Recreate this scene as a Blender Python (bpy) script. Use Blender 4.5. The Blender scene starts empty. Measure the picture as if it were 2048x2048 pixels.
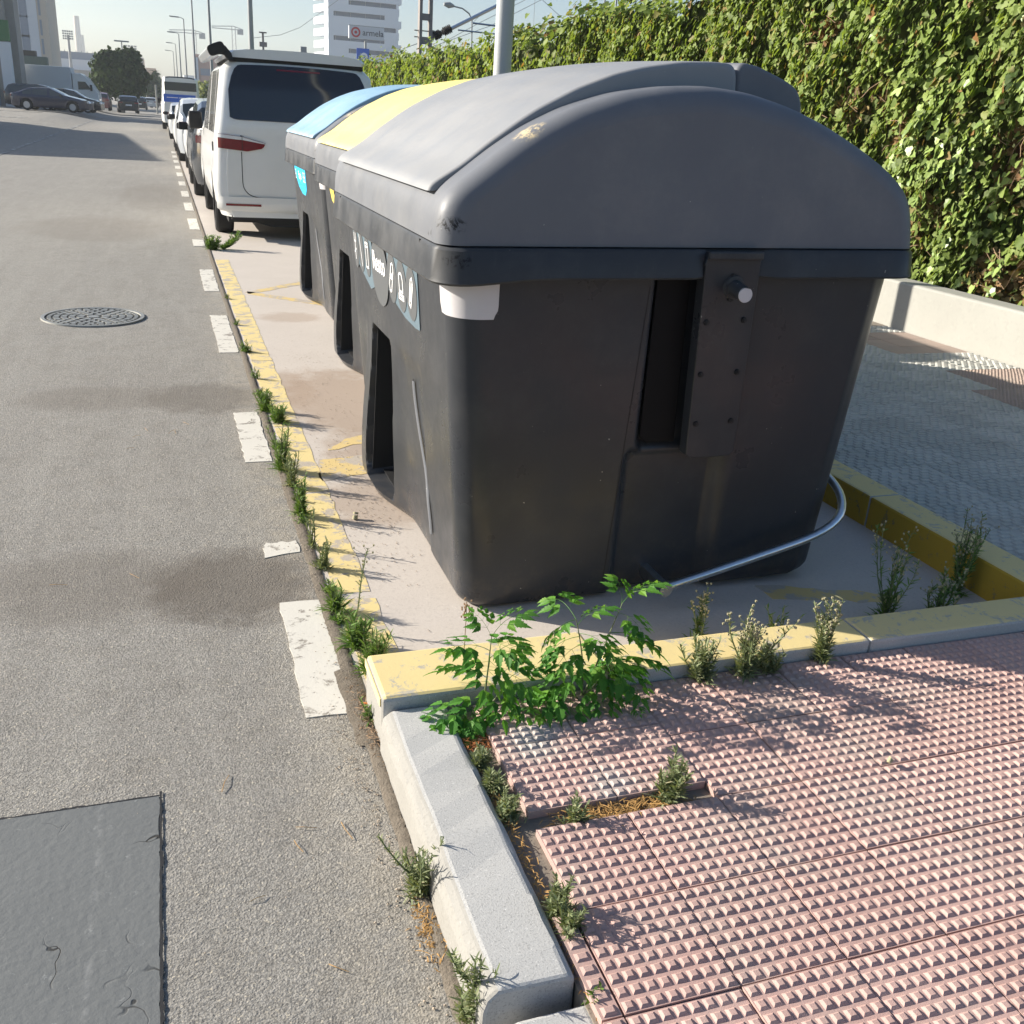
import bpy, math, random
import numpy as np
from mathutils import Vector, Matrix
random.seed(7); rng = np.random.default_rng(7)
S = bpy.context.scene
C = S.collection
PI = math.pi

# ------------------------------------------------------------------ camera
CAM_H = 1.6
RW = np.array([[0.94645008, -0.06662312, 0.31590126],
               [-0.31735967, -0.37167441, 0.87243393],
               [0.05928814, -0.92596949, -0.37291477]])
FPX = 1943.57
cam = bpy.data.cameras.new('camera'); co = bpy.data.objects.new('camera', cam); C.objects.link(co)
r, u_, b = RW[:, 0], -RW[:, 1], -RW[:, 2]
co.matrix_world = Matrix(((r[0], u_[0], b[0], 0), (r[1], u_[1], b[1], 0), (r[2], u_[2], b[2], CAM_H), (0, 0, 0, 1)))
cam.sensor_width = 36; cam.lens = FPX / 2048 * 36; cam.clip_end = 5000; cam.clip_start = 0.05
S.camera = co

# ------------------------------------------------------------------ world, sun, exposure
SUN = Vector((-2.1, 1.27, 1.0)).normalized()
elev = math.asin(SUN.z)
w = bpy.data.worlds.new('World'); S.world = w; w.use_nodes = True
nt = w.node_tree; nt.nodes.clear()
sk = nt.nodes.new('ShaderNodeTexSky'); sk.sky_type = 'NISHITA'; sk.sun_disc = False
sk.sun_elevation = elev; sk.sun_rotation = math.atan2(SUN.x, SUN.y)
sk.air_density = 1.0; sk.dust_density = 1.8; sk.ozone_density = 3.0; sk.altitude = 10
bg = nt.nodes.new('ShaderNodeBackground'); bg.inputs[1].default_value = 0.078
out = nt.nodes.new('ShaderNodeOutputWorld')
nt.links.new(sk.outputs[0], bg.inputs[0]); nt.links.new(bg.outputs[0], out.inputs[0])
sl = bpy.data.lights.new('sun', 'SUN'); sl.energy = 5.0; sl.angle = math.radians(0.5); sl.color = (1.0, 0.93, 0.82)
so = bpy.data.objects.new('sun', sl); C.objects.link(so)
so.rotation_euler = SUN.to_track_quat('Z', 'Y').to_euler(); so.location = (-40, 25, 30)
S.view_settings.view_transform = 'Standard'; S.view_settings.look = 'None'
S.view_settings.exposure = 1.05; S.view_settings.gamma = 1.0
S.render.engine = 'CYCLES'

def at(u, v, y):
    """world point at depth y seen at photo pixel (u, v) of the 2048 frame"""
    d = RW @ np.array([u - 1024, v - 1024, FPX]); t = y / d[1]
    return Vector((d[0] * t, y, d[2] * t + CAM_H))

def sst(a, b_, x):
    t = min(1, max(0, (x - a) / (b_ - a))); return t * t * (3 - 2 * t)
def gz(x, y):
    """height of the ground: flat here, rising gently on the far left"""
    return .36 * sst(3.2, 6.5, -x) * sst(38, 75, y)

# ------------------------------------------------------------------ materials
def srgb(h):
    h = h.lstrip('#'); c = [int(h[i:i + 2], 16) / 255 for i in (0, 2, 4)]
    return tuple([(v / 12.92 if v <= .04045 else ((v + .055) / 1.055) ** 2.4) for v in c] + [1])
def lin(*a): return tuple(a) + (1,)
class N:
    def __init__(s, name, rough=.6, spec=.5, metal=0):
        s.m = bpy.data.materials.new(name); s.m.use_nodes = True
        s.t = s.m.node_tree; s.b = s.t.nodes['Principled BSDF']
        s.b.inputs['Roughness'].default_value = rough; s.b.inputs['Metallic'].default_value = metal
        s.b.inputs['Specular IOR Level'].default_value = spec
        s.tc = s.t.nodes.new('ShaderNodeTexCoord'); s.co = s.tc.outputs['Object']
    def set(s, sock, v):
        if hasattr(v, 'links'): s.t.links.new(v, sock)
        elif isinstance(v, (tuple, list)) and len(v) == 3 and sock.type == 'RGBA': sock.default_value = (*v, 1)
        else: sock.default_value = v
    def noise(s, scale, detail=4, rough=.6, co=None, out='Fac', dist=0):
        n = s.t.nodes.new('ShaderNodeTexNoise'); n.inputs['Scale'].default_value = scale
        n.inputs['Detail'].default_value = detail; n.inputs['Roughness'].default_value = rough; n.inputs['Distortion'].default_value = dist
        s.t.links.new(co or s.co, n.inputs['Vector']); return n.outputs[out]
    def vor(s, scale, feature='F1', out='Distance', co=None, rnd=1):
        n = s.t.nodes.new('ShaderNodeTexVoronoi'); n.feature = feature; n.inputs['Scale'].default_value = scale
        n.inputs['Randomness'].default_value = rnd
        s.t.links.new(co or s.co, n.inputs['Vector']); return n.outputs[out]
    def ramp(s, v, a, b_, lo=0., hi=1.):
        n = s.t.nodes.new('ShaderNodeMapRange'); n.interpolation_type = 'SMOOTHSTEP'
        s.set(n.inputs['Value'], v); n.inputs['From Min'].default_value = a; n.inputs['From Max'].default_value = b_
        n.inputs['To Min'].default_value = lo; n.inputs['To Max'].default_value = hi; return n.outputs[0]
    def math(s, op, a, b_=0.):
        n = s.t.nodes.new('ShaderNodeMath'); n.operation = op; s.set(n.inputs[0], a); s.set(n.inputs[1], b_); return n.outputs[0]
    def mix(s, f, a, b_, mode='MIX'):
        n = s.t.nodes.new('ShaderNodeMix'); n.data_type = 'RGBA'; n.blend_type = mode
        s.set(n.inputs[0], f); s.set(n.inputs[6], a); s.set(n.inputs[7], b_); return n.outputs[2]
    def scaled(s, v):
        n = s.t.nodes.new('ShaderNodeMapping'); n.inputs['Scale'].default_value = v; s.t.links.new(s.co, n.inputs['Vector']); return n.outputs[0]
    def xyz(s):
        n = s.t.nodes.new('ShaderNodeSeparateXYZ'); s.t.links.new(s.co, n.inputs[0]); return n.outputs
    def blob(s, x, y, rx, ry, z=None, rz=1):
        """soft mask round a point (object coordinates)"""
        X, Y, Z = s.xyz()
        a = s.math('POWER', s.math('DIVIDE', s.math('SUBTRACT', X, x), rx), 2.)
        c = s.math('POWER', s.math('DIVIDE', s.math('SUBTRACT', Y, y), ry), 2.)
        d = s.math('ADD', a, c)
        if z is not None: d = s.math('ADD', d, s.math('POWER', s.math('DIVIDE', s.math('SUBTRACT', Z, z), rz), 2.))
        d = s.math('ADD', d, s.math('MULTIPLY', s.math('SUBTRACT', s.noise(9 / max(.2, rx * 3), 6, .7), .5), 1.6))
        return s.ramp(d, .25, 1.05, 1, 0)
    def bump(s, v, strength=.3, dist=.01):
        n = s.t.nodes.new('ShaderNodeBump'); n.inputs['Strength'].default_value = strength; n.inputs['Distance'].default_value = dist
        s.t.links.new(v, n.inputs['Height'])
        if s.b.inputs['Normal'].links: s.t.links.new(s.b.inputs['Normal'].links[0].from_socket, n.inputs['Normal'])
        s.t.links.new(n.outputs[0], s.b.inputs['Normal']); return s
    def col(s, c): s.set(s.b.inputs['Base Color'], c); return s
    def rough(s, v): s.set(s.b.inputs['Roughness'], v); return s

def plain(name, c, rough=.5, spec=.5, metal=0, var=.12, sc=6, bump=0, bs=60):
    m = N(name, rough, spec, metal)
    n = m.noise(sc, 5, .65)
    d = tuple(v * (1 - var) for v in c[:3]) + (1,); e = tuple(min(1, v * (1 + var)) for v in c[:3]) + (1,)
    m.col(m.mix(n, d, e))
    if bump: m.bump(m.noise(bs, 4), bump, .004)
    return m.m

def asphalt():
    m = N('asphalt', .9, .25)
    v = m.vor(230, out='Color'); g = m.t.nodes.new('ShaderNodeSeparateColor'); m.t.links.new(v, g.inputs[0])
    stones = m.ramp(g.outputs[0], .05, .95, .74, 1.28)
    c = m.mix(m.noise(.9, 5, .6), lin(.235, .222, .200), lin(.285, .272, .248))
    c = m.mix(m.ramp(m.noise(6, 7, .75), .42, .72, 0, .45), c, lin(.19, .174, .150))
    X, Y, Z = m.xyz()
    c = m.mix(m.ramp(m.math('ABSOLUTE', m.math('SUBTRACT', X, -1.5)), .1, .8, .2, 0), c, lin(.30, .285, .25))
    c = m.mix(m.math('MULTIPLY', m.ramp(X, .12, .40), m.ramp(m.noise(10, 7, .75), .35, .62, 0, .75)), c, lin(.345, .31, .255))
    c = m.mix(m.ramp(m.noise(1, 6, .7, co=m.scaled((7, .7, 1))), .40, .68, 0, .40), c, lin(.32, .305, .275))
    c = m.mix(m.ramp(m.noise(2.6, 8, .8), .55, .68, 0, .35), c, lin(.15, .14, .125))
    cc = m.t.nodes.new('ShaderNodeCombineColor')
    for i in range(3): m.t.links.new(stones, cc.inputs[i])
    c = m.mix(.85, c, cc.outputs[0], 'MULTIPLY')
    c = m.mix(m.ramp(g.outputs[1], .95, .98, 0, .7), c, lin(.52, .47, .38))
    c = m.mix(m.ramp(m.noise(150, 3, .6), .60, .70, 0, .55), c, lin(.10, .09, .075))
    for (x, y, rx, ry, k, q) in ((.13, 3.26, .36, .36, .66, .11), (-.35, 3.35, .5, .34, .38, .12), (.13, 5.75, .38, .38, .5, .12), (-.45, 5.8, .5, .3, .35, .14), (-.9, 14, 1., 1.6, .3, .15), (-.2, 19, .7, 3, .25, .15)):
        c = m.mix(m.math('MULTIPLY', m.blob(x, y, rx, ry), k), c, lin(q, q * .84, q * .68))
    m.col(c)
    m.bump(m.vor(200), .5, .005); m.bump(m.noise(70, 6, .8), .7, .008); m.bump(m.noise(7, 4, .6), .25, .02)
    return m.m
M = {}
M['asphalt'] = asphalt()
def concrete(name, c1, c2, grain=140, b=.25, spots=.5):
    m = N(name, .85, .3)
    c = m.mix(m.noise(1.6, 6, .65), c1, c2)
    d = tuple(v * .62 for v in c1[:3]) + (1,)
    c = m.mix(m.ramp(m.noise(grain, 3, .7), .52, .66, 0, spots), c, d)
    c = m.mix(m.ramp(m.noise(grain * .7, 3, .7), .6, .72, 0, spots), c, tuple(min(.9, v * 1.45) for v in c2[:3]) + (1,))
    m.col(c); m.bump(m.noise(grain, 4, .7), b, .004); return m
mb = concrete('bay_concrete', lin(.47, .42, .37), lin(.57, .515, .46), 90, .2, .22)
c0 = mb.b.inputs['Base Color'].links[0].from_socket
for (x, y, rx, ry, k) in ((.95, 5.6, .5, .9, .75), (1.0, 4.6, .4, .5, .7), (.8, 3.95, .3, .35, .6), (.9, 8.1, .3, .25, .5), (.62, 5.9, .2, .5, .6)):
    c0 = mb.mix(mb.math('MULTIPLY', mb.blob(x, y, rx, ry), k), c0, lin(.34, .255, .19))
mb.col(c0); M['bay'] = mb.m
M['granite'] = concrete('kerb_granite', lin(.40, .395, .38), lin(.50, .495, .475), 260, .25, .7).m
M['kerb_edge'] = concrete('kerb_side_face', lin(.245, .235, .215), lin(.33, .32, .295), 120, .2, .3).m  # darker granite for the street-facing kerb sides
def paint(name, c, under, amount, sc=16, b=.25):
    m = N(name, .75, .35)
    p = m.mix(m.noise(5, 5, .7), tuple(v * .86 for v in c[:3]) + (1,), c)
    f = m.ramp(m.noise(sc, 8, .75, dist=.4), amount, amount + .07, 1, 0)
    g = m.mix(m.noise(60, 3), tuple(v * .7 for v in under[:3]) + (1,), under)
    m.col(m.mix(f, p, g)); m.bump(m.noise(70, 5, .7), b, .003); return m
M['yellow'] = paint('yellow_kerb_paint', lin(.74, .60, .29), lin(.5, .46, .38), .39).m
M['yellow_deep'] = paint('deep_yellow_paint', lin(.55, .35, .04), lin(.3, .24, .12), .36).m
M['yellow_ground'] = paint('worn_yellow_ground_paint', lin(.72, .58, .27), lin(.50, .44, .37), .425, 9).m
M['yellow_thin'] = paint('faded_yellow_ground_paint', lin(.66, .50, .22), lin(.50, .44, .37), .46, 6).m
M['white_paint'] = paint('white_road_paint', lin(.66, .63, .56), lin(.3, .27, .23), .39, 12).m
M['white_faint'] = paint('faded_white_road_paint', lin(.46, .45, .42), lin(.22, .21, .19), .5, 3).m
M['dirt'] = plain('dry_dirt', lin(.13, .095, .062), .95, .2, var=.5, sc=40, bump=.8, bs=90)
M['dirt_dry'] = plain('pale_dry_soil', lin(.17, .145, .115), .95, .2, var=.55, sc=70, bump=1., bs=160)
M['gravel'] = plain('gravel_chips', lin(.42, .34, .26), .9, .2, var=.35, sc=30)
M['straw'] = plain('dead_straw', lin(.38, .22, .075), .8, .3, var=.4, sc=20)
M['dead_red'] = plain('dead_reddish_leaves', lin(.30, .11, .035), .8, .3, var=.4, sc=20)

def patchmat():
    m = N('smooth_patch_mortar', .8, .35)
    c = m.mix(m.noise(2, 5), lin(.115, .122, .124), lin(.155, .162, .160))
    w_ = m.noise(2.2, 4, out='Color'); v = m.t.nodes.new('ShaderNodeVectorMath'); v.operation = 'MULTIPLY_ADD'
    m.t.links.new(w_, v.inputs[0]); v.inputs[1].default_value = (.5, .5, .5); m.t.links.new(m.co, v.inputs[2])
    crack = m.ramp(m.vor(5.5, 'DISTANCE_TO_EDGE', co=v.outputs[0]), .004, .012, 1, 0)
    crack = m.math('MULTIPLY', crack, m.ramp(m.noise(2.4, 2, .5), .54, .60))
    c = m.mix(m.math('MULTIPLY', m.ramp(m.noise(26, 6, .8), .6, .72), .5), c, lin(.33, .34, .33))
    X, Y, Z = m.xyz()
    c = m.mix(m.math('MULTIPLY', m.ramp(m.math('ABSOLUTE', m.math('ADD', X, .245)), .0, .012, 1, 0), m.ramp(m.noise(18, 5, .7), .45, .6, 0, .2)), c, lin(.4, .4, .39))
    m.col(m.mix(crack, c, lin(.03, .028, .025)))
    m.bump(m.math('SUBTRACT', m.noise(50, 4), m.math('MULTIPLY', crack, 2.)), .3, .006); return m.m
M['patch'] = patchmat()

def tilemat(name, c1, c2, grey):
    m = N(name, .8, .3)
    oi = m.t.nodes.new('ShaderNodeObjectInfo')
    g = m.t.nodes.new('ShaderNodeNewGeometry')
    c = m.mix(oi.outputs['Random'], c1, c2)
    wn = m.noise(3.5, 6, .7, co=g.outputs['Position'])
    c = m.mix(m.ramp(wn, .42, .68, 0, .55), c, grey)
    # pale paint-like spill patches and tiny grain
    c = m.mix(m.ramp(m.noise(1.7, 2, .5, co=g.outputs['Position']), .66, .72, 0, .5), c, lin(.42, .45, .42))
    c = m.mix(m.ramp(m.noise(320, 3, .7, co=g.outputs['Position']), .5, .75, 0, .4), c, tuple(v * .55 for v in c1[:3]) + (1,))
    m.col(c); m.bump(m.noise(260, 4, .7, co=g.outputs['Position']), .25, .003); return m.m
M['tile'] = tilemat('pink_paving', lin(.43, .28, .245), lin(.50, .335, .295), lin(.38, .32, .28))
M['tile_grey'] = tilemat('pale_grey_paving', lin(.42, .42, .38), lin(.52, .51, .46), lin(.36, .34, .3))
M['tile_brown'] = tilemat('brown_paving', lin(.34, .265, .22), lin(.40, .31, .255), lin(.3, .26, .22))
M['mortar'] = plain('mortar_bed', lin(.22, .19, .155), .95, .2, var=.3, sc=20, bump=.4)
wl = concrete('render_wall', lin(.30, .295, .265), lin(.375, .37, .335), 30, .15, .12)
M['wall'] = wl.m

def plastic(name, c, rough=.42, dust=.35, wear=False, dustc=(.34, .32, .29), spec=.8):
    m = N(name, rough, spec)
    a = m.mix(m.noise(1.3, 5, .65), tuple(v * .88 for v in c[:3]) + (1,), tuple(min(1, v * 1.1) for v in c[:3]) + (1,))
    a = m.mix(m.ramp(m.noise(3, 7, .75), .42, .8, 0, dust), a, (*dustc, 1))
    a = m.mix(m.ramp(m.noise(55, 2, .5), .77, .8, 0, .7), a, lin(.5, .48, .42))
    st = m.noise(1, 6, .8, co=m.scaled((38, 38, 1.3)))
    a = m.mix(m.ramp(st, .55, .8, 0, dust * .45), a, (*dustc, 1))
    X, Y, Z = m.xyz()
    a = m.mix(m.math('MULTIPLY', m.ramp(Z, .28, .02), m.ramp(m.noise(14, 7, .8), .45, .68, 0, .22)), a, lin(.17, .13, .09))
    if wear:
        for (x, y, z, rx, rz) in wear:
            k = m.math('MULTIPLY', m.blob(x, y, rx, rx * 1.3, z, rz), m.ramp(m.noise(30, 6, .8, dist=1.5), .52, .56))
            a = m.mix(k, a, lin(.012, .012, .014))
        k = m.math('MULTIPLY', m.blob(1.0, 2.85, .07, .06, 1.585, .05), m.ramp(m.noise(40, 5, .8), .45, .55))
        a = m.mix(k, a, lin(.55, .45, .28))
    m.col(a)
    m.rough(m.ramp(m.noise(4, 5, .6), .3, .75, rough - .08, rough + .16))
    m.bump(m.noise(240, 2, .5), .06, .001); return m.m
M['bin_body'] = plastic('dark_bin_plastic', lin(.028, .031, .037), .34, .06, spec=.36)
M['bin_rim'] = plastic('bin_rim_plastic', lin(.042, .045, .050), .38, .12, [(.80, 2.80, 1.215, .05, .03)], spec=.22)
M['lid_grey'] = plastic('grey_lid_plastic', lin(.135, .143, .160), .50, .20, [(.79, 2.84, 1.31, .055, .035), (.77, 2.90, 1.275, .04, .02)], spec=.3)
M['hood_grey'] = plastic('grey_hood_plastic', lin(.245, .25, .257), .5, .32, spec=.4)
M['hood_yellow'] = plastic('yellow_hood_plastic', lin(.86, .69, .18), .45, .12, dustc=(.8, .74, .5))
M['hood_blue'] = plastic('blue_hood_plastic', lin(.20, .35, .47), .45, .22, dustc=(.5, .55, .58))
M['black'] = plain('matt_black', lin(.012, .012, .013), .6, .4)
M['slot_dark'] = plain('slot_shade_black', lin(.007, .007, .008), .55, .12)  # near-black that stands in for shade in the end-wall slot
M['rubber'] = plain('tyre_rubber', lin(.02, .02, .021), .8, .3, bump=.3)
M['steel'] = plain('galvanised_steel', lin(.62, .66, .70), .28, .5, 1, var=.2, sc=40)
M['reflector'] = plain('white_reflector_film', lin(.55, .53, .54), .35, .5, var=.03)
M['white_print'] = plain('white_print', lin(.85, .85, .85), .5)
M['label_blue'] = plain('blue_grey_print', lin(.105, .155, .19), .4, var=.1)
M['label_grey'] = plain('dark_grey_print', lin(.088, .094, .10), .4, var=.1)
M['cyan'] = plain('cyan_print', lin(.01, .46, .80), .4, var=.05)
M['yellow_print'] = plain('yellow_print', lin(.85, .62, .10), .4, var=.05)
def carpaint(name, c, rough=.25, dust=.12):
    m = N(name, rough, .5); m.b.inputs['Coat Weight'].default_value = .7; m.b.inputs['Coat Roughness'].default_value = .06
    m.col(m.mix(m.ramp(m.noise(2.5, 6, .7), .4, .8, 0, dust), c, lin(.35, .32, .27))); return m.m
M['car_white'] = carpaint('white_car_paint', lin(.74, .74, .72), .35)
M['car_dgrey'] = carpaint('dark_grey_car_paint', lin(.030, .034, .04), .2, .03)
M['car_silver'] = carpaint('silver_car_paint', lin(.50, .52, .54), .3)
M['car_blue'] = carpaint('dark_blue_car_paint', lin(.018, .022, .05), .2, .03)
M['car_black'] = carpaint('black_car_paint', lin(.012, .012, .016), .2, .03)
M['car_red'] = carpaint('maroon_car_paint', lin(.17, .06, .06))
def glass(name, c):
    m = N(name, .07, .8); m.col(m.mix(m.noise(1.5, 3), tuple(v * .7 for v in c[:3]) + (1,), c)); return m.m
M['glass'] = glass('tinted_glass', lin(.012, .014, .02))
M['glass_side'] = glass('curtained_side_glass', lin(.26, .26, .255))
M['glass_light'] = glass('car_glass', lin(.05, .06, .065))
M['red_lens'] = plain('red_lens', lin(.17, .006, .012), .12, .8, var=.3, sc=14)
M['clear_lens'] = plain('clear_lens', lin(.7, .7, .7), .1, .8)
M['pole'] = plain('grey_painted_pole', lin(.42, .44, .44), .5, .4, var=.06, bump=.1)
M['pole_far'] = plain('far_grey_pole', lin(.30, .31, .31), .6)
M['mast_metal'] = plain('weathered_mast_steel', lin(.24, .215, .20), .7)
def leafmat(name, cols, trans=.25, rough=.55, spec=.25):
    m = N(name, rough, spec)
    g = m.t.nodes.new('ShaderNodeNewGeometry')
    r_ = m.t.nodes.new('ShaderNodeValToRGB'); m.t.links.new(g.outputs['Random Per Island'], r_.inputs[0])
    el = r_.color_ramp.elements
    while len(el) < len(cols): el.new(.5)
    for e, (p, c) in zip(el, cols): e.position = p; e.color = c
    a = m.mix(m.ramp(m.noise(.9, 3, .6, co=g.outputs['Position']), .35, .7, 0, .3), r_.outputs[0], lin(.12, .155, .03))
    m.col(a)
    tr = m.t.nodes.new('ShaderNodeBsdfTranslucent'); ms = m.t.nodes.new('ShaderNodeMixShader'); ms.inputs[0].default_value = trans
    tm = m.mix(1., a, lin(1., 1., .45), 'MULTIPLY'); m.t.links.new(tm, tr.inputs[0])
    o = m.t.nodes['Material Output']; m.t.links.new(m.b.outputs[0], ms.inputs[1]); m.t.links.new(tr.outputs[0], ms.inputs[2]); m.t.links.new(ms.outputs[0], o.inputs[0])
    return m.m
M['ivy'] = leafmat('ivy_leaf', [(0, lin(.12, .17, .04)), (.3, lin(.18, .25, .06)), (.6, lin(.25, .33, .085)), (.88, lin(.31, .39, .11)), (.955, lin(.28, .24, .09)), (1, lin(.32, .16, .06))], .42)
M['melia'] = leafmat('bright_green_leaf', [(0, lin(.05, .17, .03)), (.5, lin(.09, .27, .035)), (1, lin(.19, .38, .05))], .4)
M['weed'] = leafmat('grey_green_weed', [(0, lin(.17, .21, .11)), (.5, lin(.27, .32, .18)), (.9, lin(.38, .41, .25)), (1, lin(.42, .38, .24))], .35, .7)
M['weed_green'] = leafmat('green_weed', [(0, lin(.09, .18, .04)), (.5, lin(.16, .28, .07)), (1, lin(.28, .38, .13))], .4, .7)
M['ficus'] = leafmat('dark_tree_leaf', [(0, lin(.012, .028, .012)), (.6, lin(.025, .05, .018)), (1, lin(.05, .085, .025))], .1, .8, .05)
M['stem'] = plain('weed_stem', lin(.14, .17, .07), .7)
M['stem_dry'] = plain('dry_stem', lin(.26, .17, .10), .8)
M['bark'] = plain('tree_bark', lin(.12, .10, .08), .9, bump=.6, bs=12)
M['fluff'] = plain('pale_seed_heads', lin(.36, .33, .20), .9)

# ------------------------------------------------------------------ mesh helpers
class MB:
    def __init__(s): s.v = []; s.f = []; s.mi = []
    def add(s, vs, fs, mi=0):
        o = len(s.v); s.v += [tuple(p) for p in vs]; s.f += [tuple(i + o for i in f) for f in fs]; s.mi += [mi] * len(fs); return s
    def box(s, x0, x1, y0, y1, z0, z1, mi=0):
        vs = [(x, y, z) for z in (z0, z1) for y in (y0, y1) for x in (x0, x1)]
        return s.add(vs, [(0, 2, 3, 1), (4, 5, 7, 6), (0, 1, 5, 4), (2, 6, 7, 3), (0, 4, 6, 2), (1, 3, 7, 5)], mi)
    def tube(s, pts, r, n=8, mi=0, cap=True):
        pts = [Vector(p) for p in pts]; rs = r if isinstance(r, (list, tuple)) else [r] * len(pts)
        rings = []; up = None
        for i, p in enumerate(pts):
            t = (pts[min(i + 1, len(pts) - 1)] - pts[max(i - 1, 0)]).normalized()
            a = t.cross(Vector((0, 0, 1)) if abs(t.z) < .95 else Vector((1, 0, 0))).normalized() if up is None else (up - t * up.dot(t)).normalized()
            up = a; b_ = t.cross(a)
            rings.append([p + (a * math.cos(2 * PI * k / n) + b_ * math.sin(2 * PI * k / n)) * rs[i] for k in range(n)])
        vs = [q for g in rings for q in g]
        fs = [(i * n + k, i * n + (k + 1) % n, (i + 1) * n + (k + 1) % n, (i + 1) * n + k) for i in range(len(pts) - 1) for k in range(n)]
        if cap: fs += [tuple(range(n))[::-1], tuple(range((len(pts) - 1) * n, len(pts) * n))]
        return s.add(vs, fs, mi)
    def cyl(s, c, axis, r0, r1, n=20, mi=0):
        c = Vector(c); return s.tube([c, c + Vector(axis)], [r0, r1], n, mi)
    def grid(s, P, mi=0, flip=False, skip=None, closed=False):
        """P: rows of points"""
        R_, K = len(P), len(P[0]); fs = []
        for i in range(R_ - 1):
            for j in range(K if closed else K - 1):
                if skip and skip(i, j): continue
                a = (i * K + j, i * K + (j + 1) % K, (i + 1) * K + (j + 1) % K, (i + 1) * K + j)
                fs.append(a[::-1] if flip else a)
        return s.add([q for row in P for q in row], fs, mi)
    def poly(s, pts, mi=0): return s.add(pts, [tuple(range(len(pts)))], mi)
    def prism(s, pts, d, mi=0):
        n = len(pts); d = Vector(d); a = [Vector(p) for p in pts]; b_ = [p + d for p in a]
        return s.add(a + b_, [tuple(range(n))[::-1], tuple(range(n, 2 * n))] + [(i, (i + 1) % n, n + (i + 1) % n, n + i) for i in range(n)], mi)
    def mesh(s, name, mats, smooth=None):
        m = bpy.data.meshes.new(name); m.from_pydata(s.v, [], s.f)
        mats = mats if isinstance(mats, (list, tuple)) else [mats]
        for a in mats: m.materials.append(M[a] if isinstance(a, str) else a)
        if len(mats) > 1: m.polygons.foreach_set('material_index', s.mi)
        if smooth is not None:
            m.shade_smooth()
            if smooth < 3: m.set_sharp_from_angle(angle=smooth)
        m.update(); return m
def recalc(me):
    import bmesh
    bm = bmesh.new(); bm.from_mesh(me); bmesh.ops.recalc_face_normals(bm, faces=bm.faces); bm.to_mesh(me); bm.free(); return me
def link(o, parent=None):
    C.objects.link(o)
    if parent is not None: o.parent = parent
    return o
def obj(name, mb, mats, parent=None, smooth=None, bevel=0, fix=True, seg=2):
    me = mb.mesh(name, mats, smooth) if isinstance(mb, MB) else mb
    if fix and isinstance(mb, MB): recalc(me)
    o = link(bpy.data.objects.new(name, me), parent)
    if bevel:
        b_ = o.modifiers.new('bevel', 'BEVEL'); b_.width = bevel; b_.segments = seg; b_.limit_method = 'ANGLE'; b_.angle_limit = .6
    return o
def tag(o, label, cat, group=None):
    o['label'] = label; o['category'] = cat
    if group: o['group'] = group
    return o
def struct(o): o['kind'] = 'structure'; return o
def stuff(o): o['kind'] = 'stuff'; return o
def thing(name, label, cat, loc=(0, 0, 0), rz=0, group=None):
    o = link(bpy.data.objects.new(name, None)); o.location = loc; o.rotation_euler.z = rz; o.empty_display_size = .1
    return tag(o, label, cat, group)
def copy_tree(o, parent=None):
    c = o.copy(); C.objects.link(c); c.parent = parent
    for ch in list(o.children): copy_tree(ch, c)
    return c

# ------------------------------------------------------------------ setting: ground, road, bay
def sheet(name, x0, x1, y0, y1, z, mat, nx=2, ny=2, xs=None, ys=None):
    xs = xs or list(np.linspace(x0, x1, nx)); ys = ys or list(np.linspace(y0, y1, ny))
    m = MB(); m.grid([[(x, y, z + gz(x, y)) for x in xs] for y in ys], flip=False)
    return obj(name, m, mat)
ys_far = [-6, 0, 10, 20, 30, 38, 44, 50, 56, 62, 68, 75, 90, 120, 200, 400, 1200]
M['earth'] = plain('far_earth', lin(.20, .18, .15), .95, .2, var=.3, sc=.2)
gr = sheet('ground', 0, 0, 0, 0, -.06, 'earth', xs=[-900, -60, -20, -12, -6.5, -5.6, -4.8, -4, -3.2, 0, 3, 8, 60, 900], ys=[-60] + ys_far + [2500]); struct(gr)
road = sheet('road', 0, 0, 0, 0, 0, 'asphalt', xs=[-26, -20, -14, -9, -6.5, -5.9, -5.3, -4.7, -4.1, -3.6, -3.2, -2, 0, .43], ys=ys_far); struct(road)
bay = sheet('parking_bay', .425, 2.95, 2.2, 900, .004, 'bay', xs=[.44, 1, 2, 2.9], ys=[2.25, 6, 12, 30, 60, 120, 900]); struct(bay)

# right gap of dirt between asphalt and the bay
m = MB(); P = []
y = -1.; dd = .01
while y < 40:
    tgt = (.010 if y < 2.15 else (.014 if y < 4 else .013)) if y < 12 else .010
    dd += (tgt * random.uniform(.4, 1.7) - dd) * .22
    j = .010 * random.random(); d = dd + (.02 if 2.2 < y < 2.6 else 0)
    P.append([(.428 - d, y, .0045), (.436, y, .010 + j * .6), (.444 + j, y, .010), (.452 + (.3 * d if y > 2.2 else -.006), y, .0068)]); y += .012 if y < 6 else .1
m.grid(P); stuff(tag(obj('dirt_seam', m, 'dirt_dry', smooth=1.), 'crumbling dark dirt seam between asphalt and the yellow line', 'dirt'))

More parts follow.
